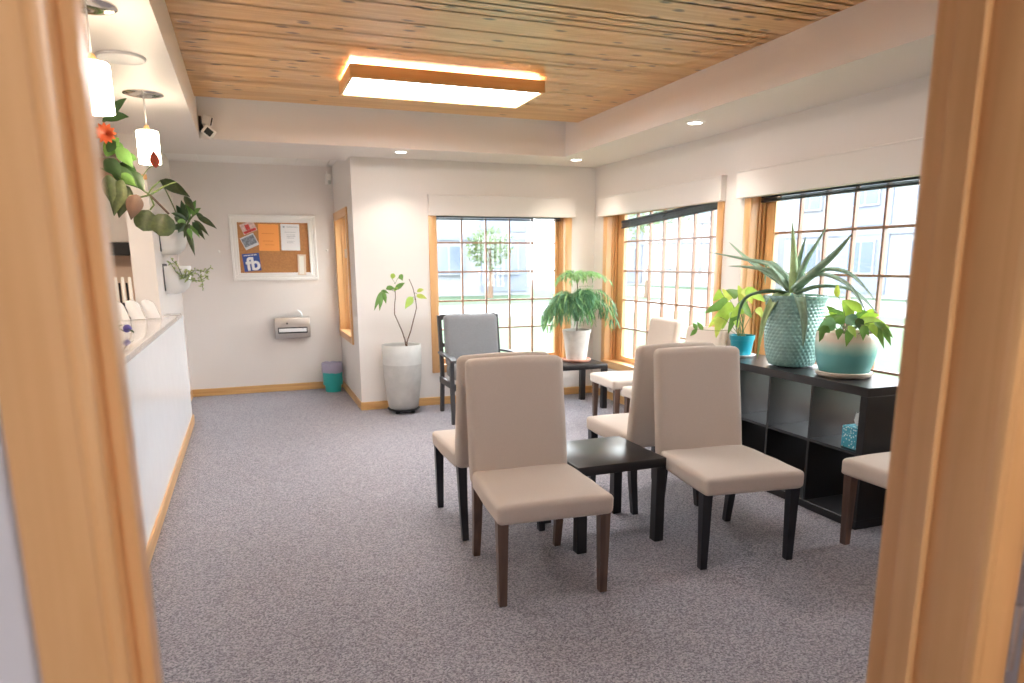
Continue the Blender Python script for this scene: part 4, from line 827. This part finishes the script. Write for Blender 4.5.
def building(label, x, y, rz, W, D, Hh, floors, nwin):
    t = thing('apartment_building', label, 'building', (x, y, -.15), rz)
    bm = B(); box(bm, (-W/2, 0, 0), (W/2, D, Hh)); mesh('wall', bm, bw, t, smooth=False)
    bm = B(); box(bm, (-W/2-.4, -.5, Hh), (W/2+.4, D+.4, Hh+.35)); mesh('roof', bm, rf, t, smooth=False)
    for f in range(floors):
        for i in range(nwin):
            xx = -W/2+(i+.5)*W/nwin; zz = 1.1+f*2.9
            if i % 3 == 1:
                bm = B(); box(bm, (xx-W/nwin*.42, -.06, zz-.9), (xx+W/nwin*.42, .02, zz+1.7)); mesh('bay_panel', bm, bw2, t, smooth=False)
            bm = B(); box(bm, (xx-.75, -.14, zz-.08), (xx+.75, .02, zz+1.38)); o = mesh('window_frame', bm, bw, t, smooth=False)
            for k in (-1, 1):
                bm = B(); box(bm, (xx+k*.36-.31, -.155, zz), (xx+k*.36+.31, -.13, zz+1.3)); mesh('pane', bm, wn_m, o, smooth=False)
        if f: 
            bm = B(); box(bm, (-W/2, -.08, f*2.9-.2), (W/2, .0, f*2.9)); mesh('string_course', bm, bw2, t, smooth=False)
building('pale apartment block across the road seen through the side windows', 25.5, 16, R(-90), 26, 8, 6.2, 2, 8)
building('pale low house far behind the side window with the crooked blind', 26, 41, R(-75), 16, 8, 6, 2, 5)
building('pale house far beyond the lawn seen through the back window', 6.5, 34, R(-5), 14, 8, 5.6, 2, 5)
def tree(label, x, y, h, r):
    t = thing('garden_tree', label, 'tree', (x, y, -.15)); bm = B(); tube(bm, [(0, 0, 0), (.05, 0, h*.4), (0, .05, h*.7)], lambda q: .14-.08*q, 8); mesh('trunk', bm, stem_m, t)
    bm = B(); rr = random.Random(int(x*10))
    for k in range(700):
        v = Vector((rr.gauss(0, 1), rr.gauss(0, 1), rr.gauss(0, 1))).normalized()*r*rr.uniform(.4, 1); v.z *= .9; c = v+Vector((0, 0, h*.72)); dd = Vector((rr.uniform(-1, 1), rr.uniform(-1, 1), rr.uniform(-1, 1))).normalized()*.22
        leaf(bm, [c, c+dd*.5, c+dd], .14, side=dd.orthogonal())
    mesh('crown', bm, leaf_mat('tree_leaf', rgb(84, 104, 72)), t, sharp=0)
tree('leafy tree on the lawn edge outside the back window', 10.5, 31, 3.2, 1.1)
tree('leafy tree between the far houses outside the side window', 17.0, 28.0, 5, 1.7)
# ------------------------------------------------------------------ daylight
w = bpy.data.worlds.new('sky'); bpy.context.scene.world = w; w.use_nodes = True; N = w.node_tree.nodes; L = w.node_tree.links
bg = N['Background']; bg.inputs[0].default_value = (.93, .965, 1, 1); bg.inputs[1].default_value = 9
try: w.cycles.sampling_method = 'AUTOMATIC'
except Exception: pass
for nm, loc, rot, sx, sy in (('back', (2.58, YB+.22, 1.2), (R(90), 0, 0), 1.45, 1.6), ('side', (XR+.22, 5.92, 1.2), (R(90), 0, R(-90)), 1.9, 1.6), ('shelf', (XR+.22, 3.6, 1.2), (R(90), 0, R(-90)), 1.9, 1.6)):
    l = bpy.data.lights.new('window_portal', 'AREA'); l.shape = 'RECTANGLE'; l.size = sx; l.size_y = sy; l.cycles.is_portal = True
    o = bpy.data.objects.new('window_portal', l); C.objects.link(o); o.location = loc; o.rotation_euler = rot
    o.rotation_euler = (R(-90), 0, 0) if nm == 'back' else (R(-90), 0, R(-90))
# ------------------------------------------------------------------ camera
cd = bpy.data.cameras.new('camera'); co = bpy.data.objects.new('camera', cd); C.objects.link(co)
M = Matrix((CR, CU, -CF)).transposed().to_4x4(); M.translation = (0, 0, H); co.matrix_world = M
cd.sensor_fit = 'HORIZONTAL'; cd.sensor_width = 36; cd.lens = 36*F/1024; cd.shift_x = (512-CX)/1024; cd.shift_y = (CY-341.5)/1024
cd.clip_start = .02; cd.clip_end = 300
cd.dof.use_dof = True; cd.dof.focus_distance = 3.6; cd.dof.aperture_fstop = 3.5
sc = bpy.context.scene; sc.camera = co
sc.view_settings.view_transform = 'Standard'; sc.view_settings.look = 'None'; sc.view_settings.gamma = 1; sc.view_settings.use_curve_mapping = False
sc.view_settings.exposure = 0.7
sc.cycles.max_bounces = 12; sc.cycles.diffuse_bounces = 7; sc.cycles.transparent_max_bounces = 16; sc.cycles.caustics_reflective = False; sc.cycles.caustics_refractive = False
sc.cycles.use_denoising = True; sc.cycles.sample_clamp_indirect = 8
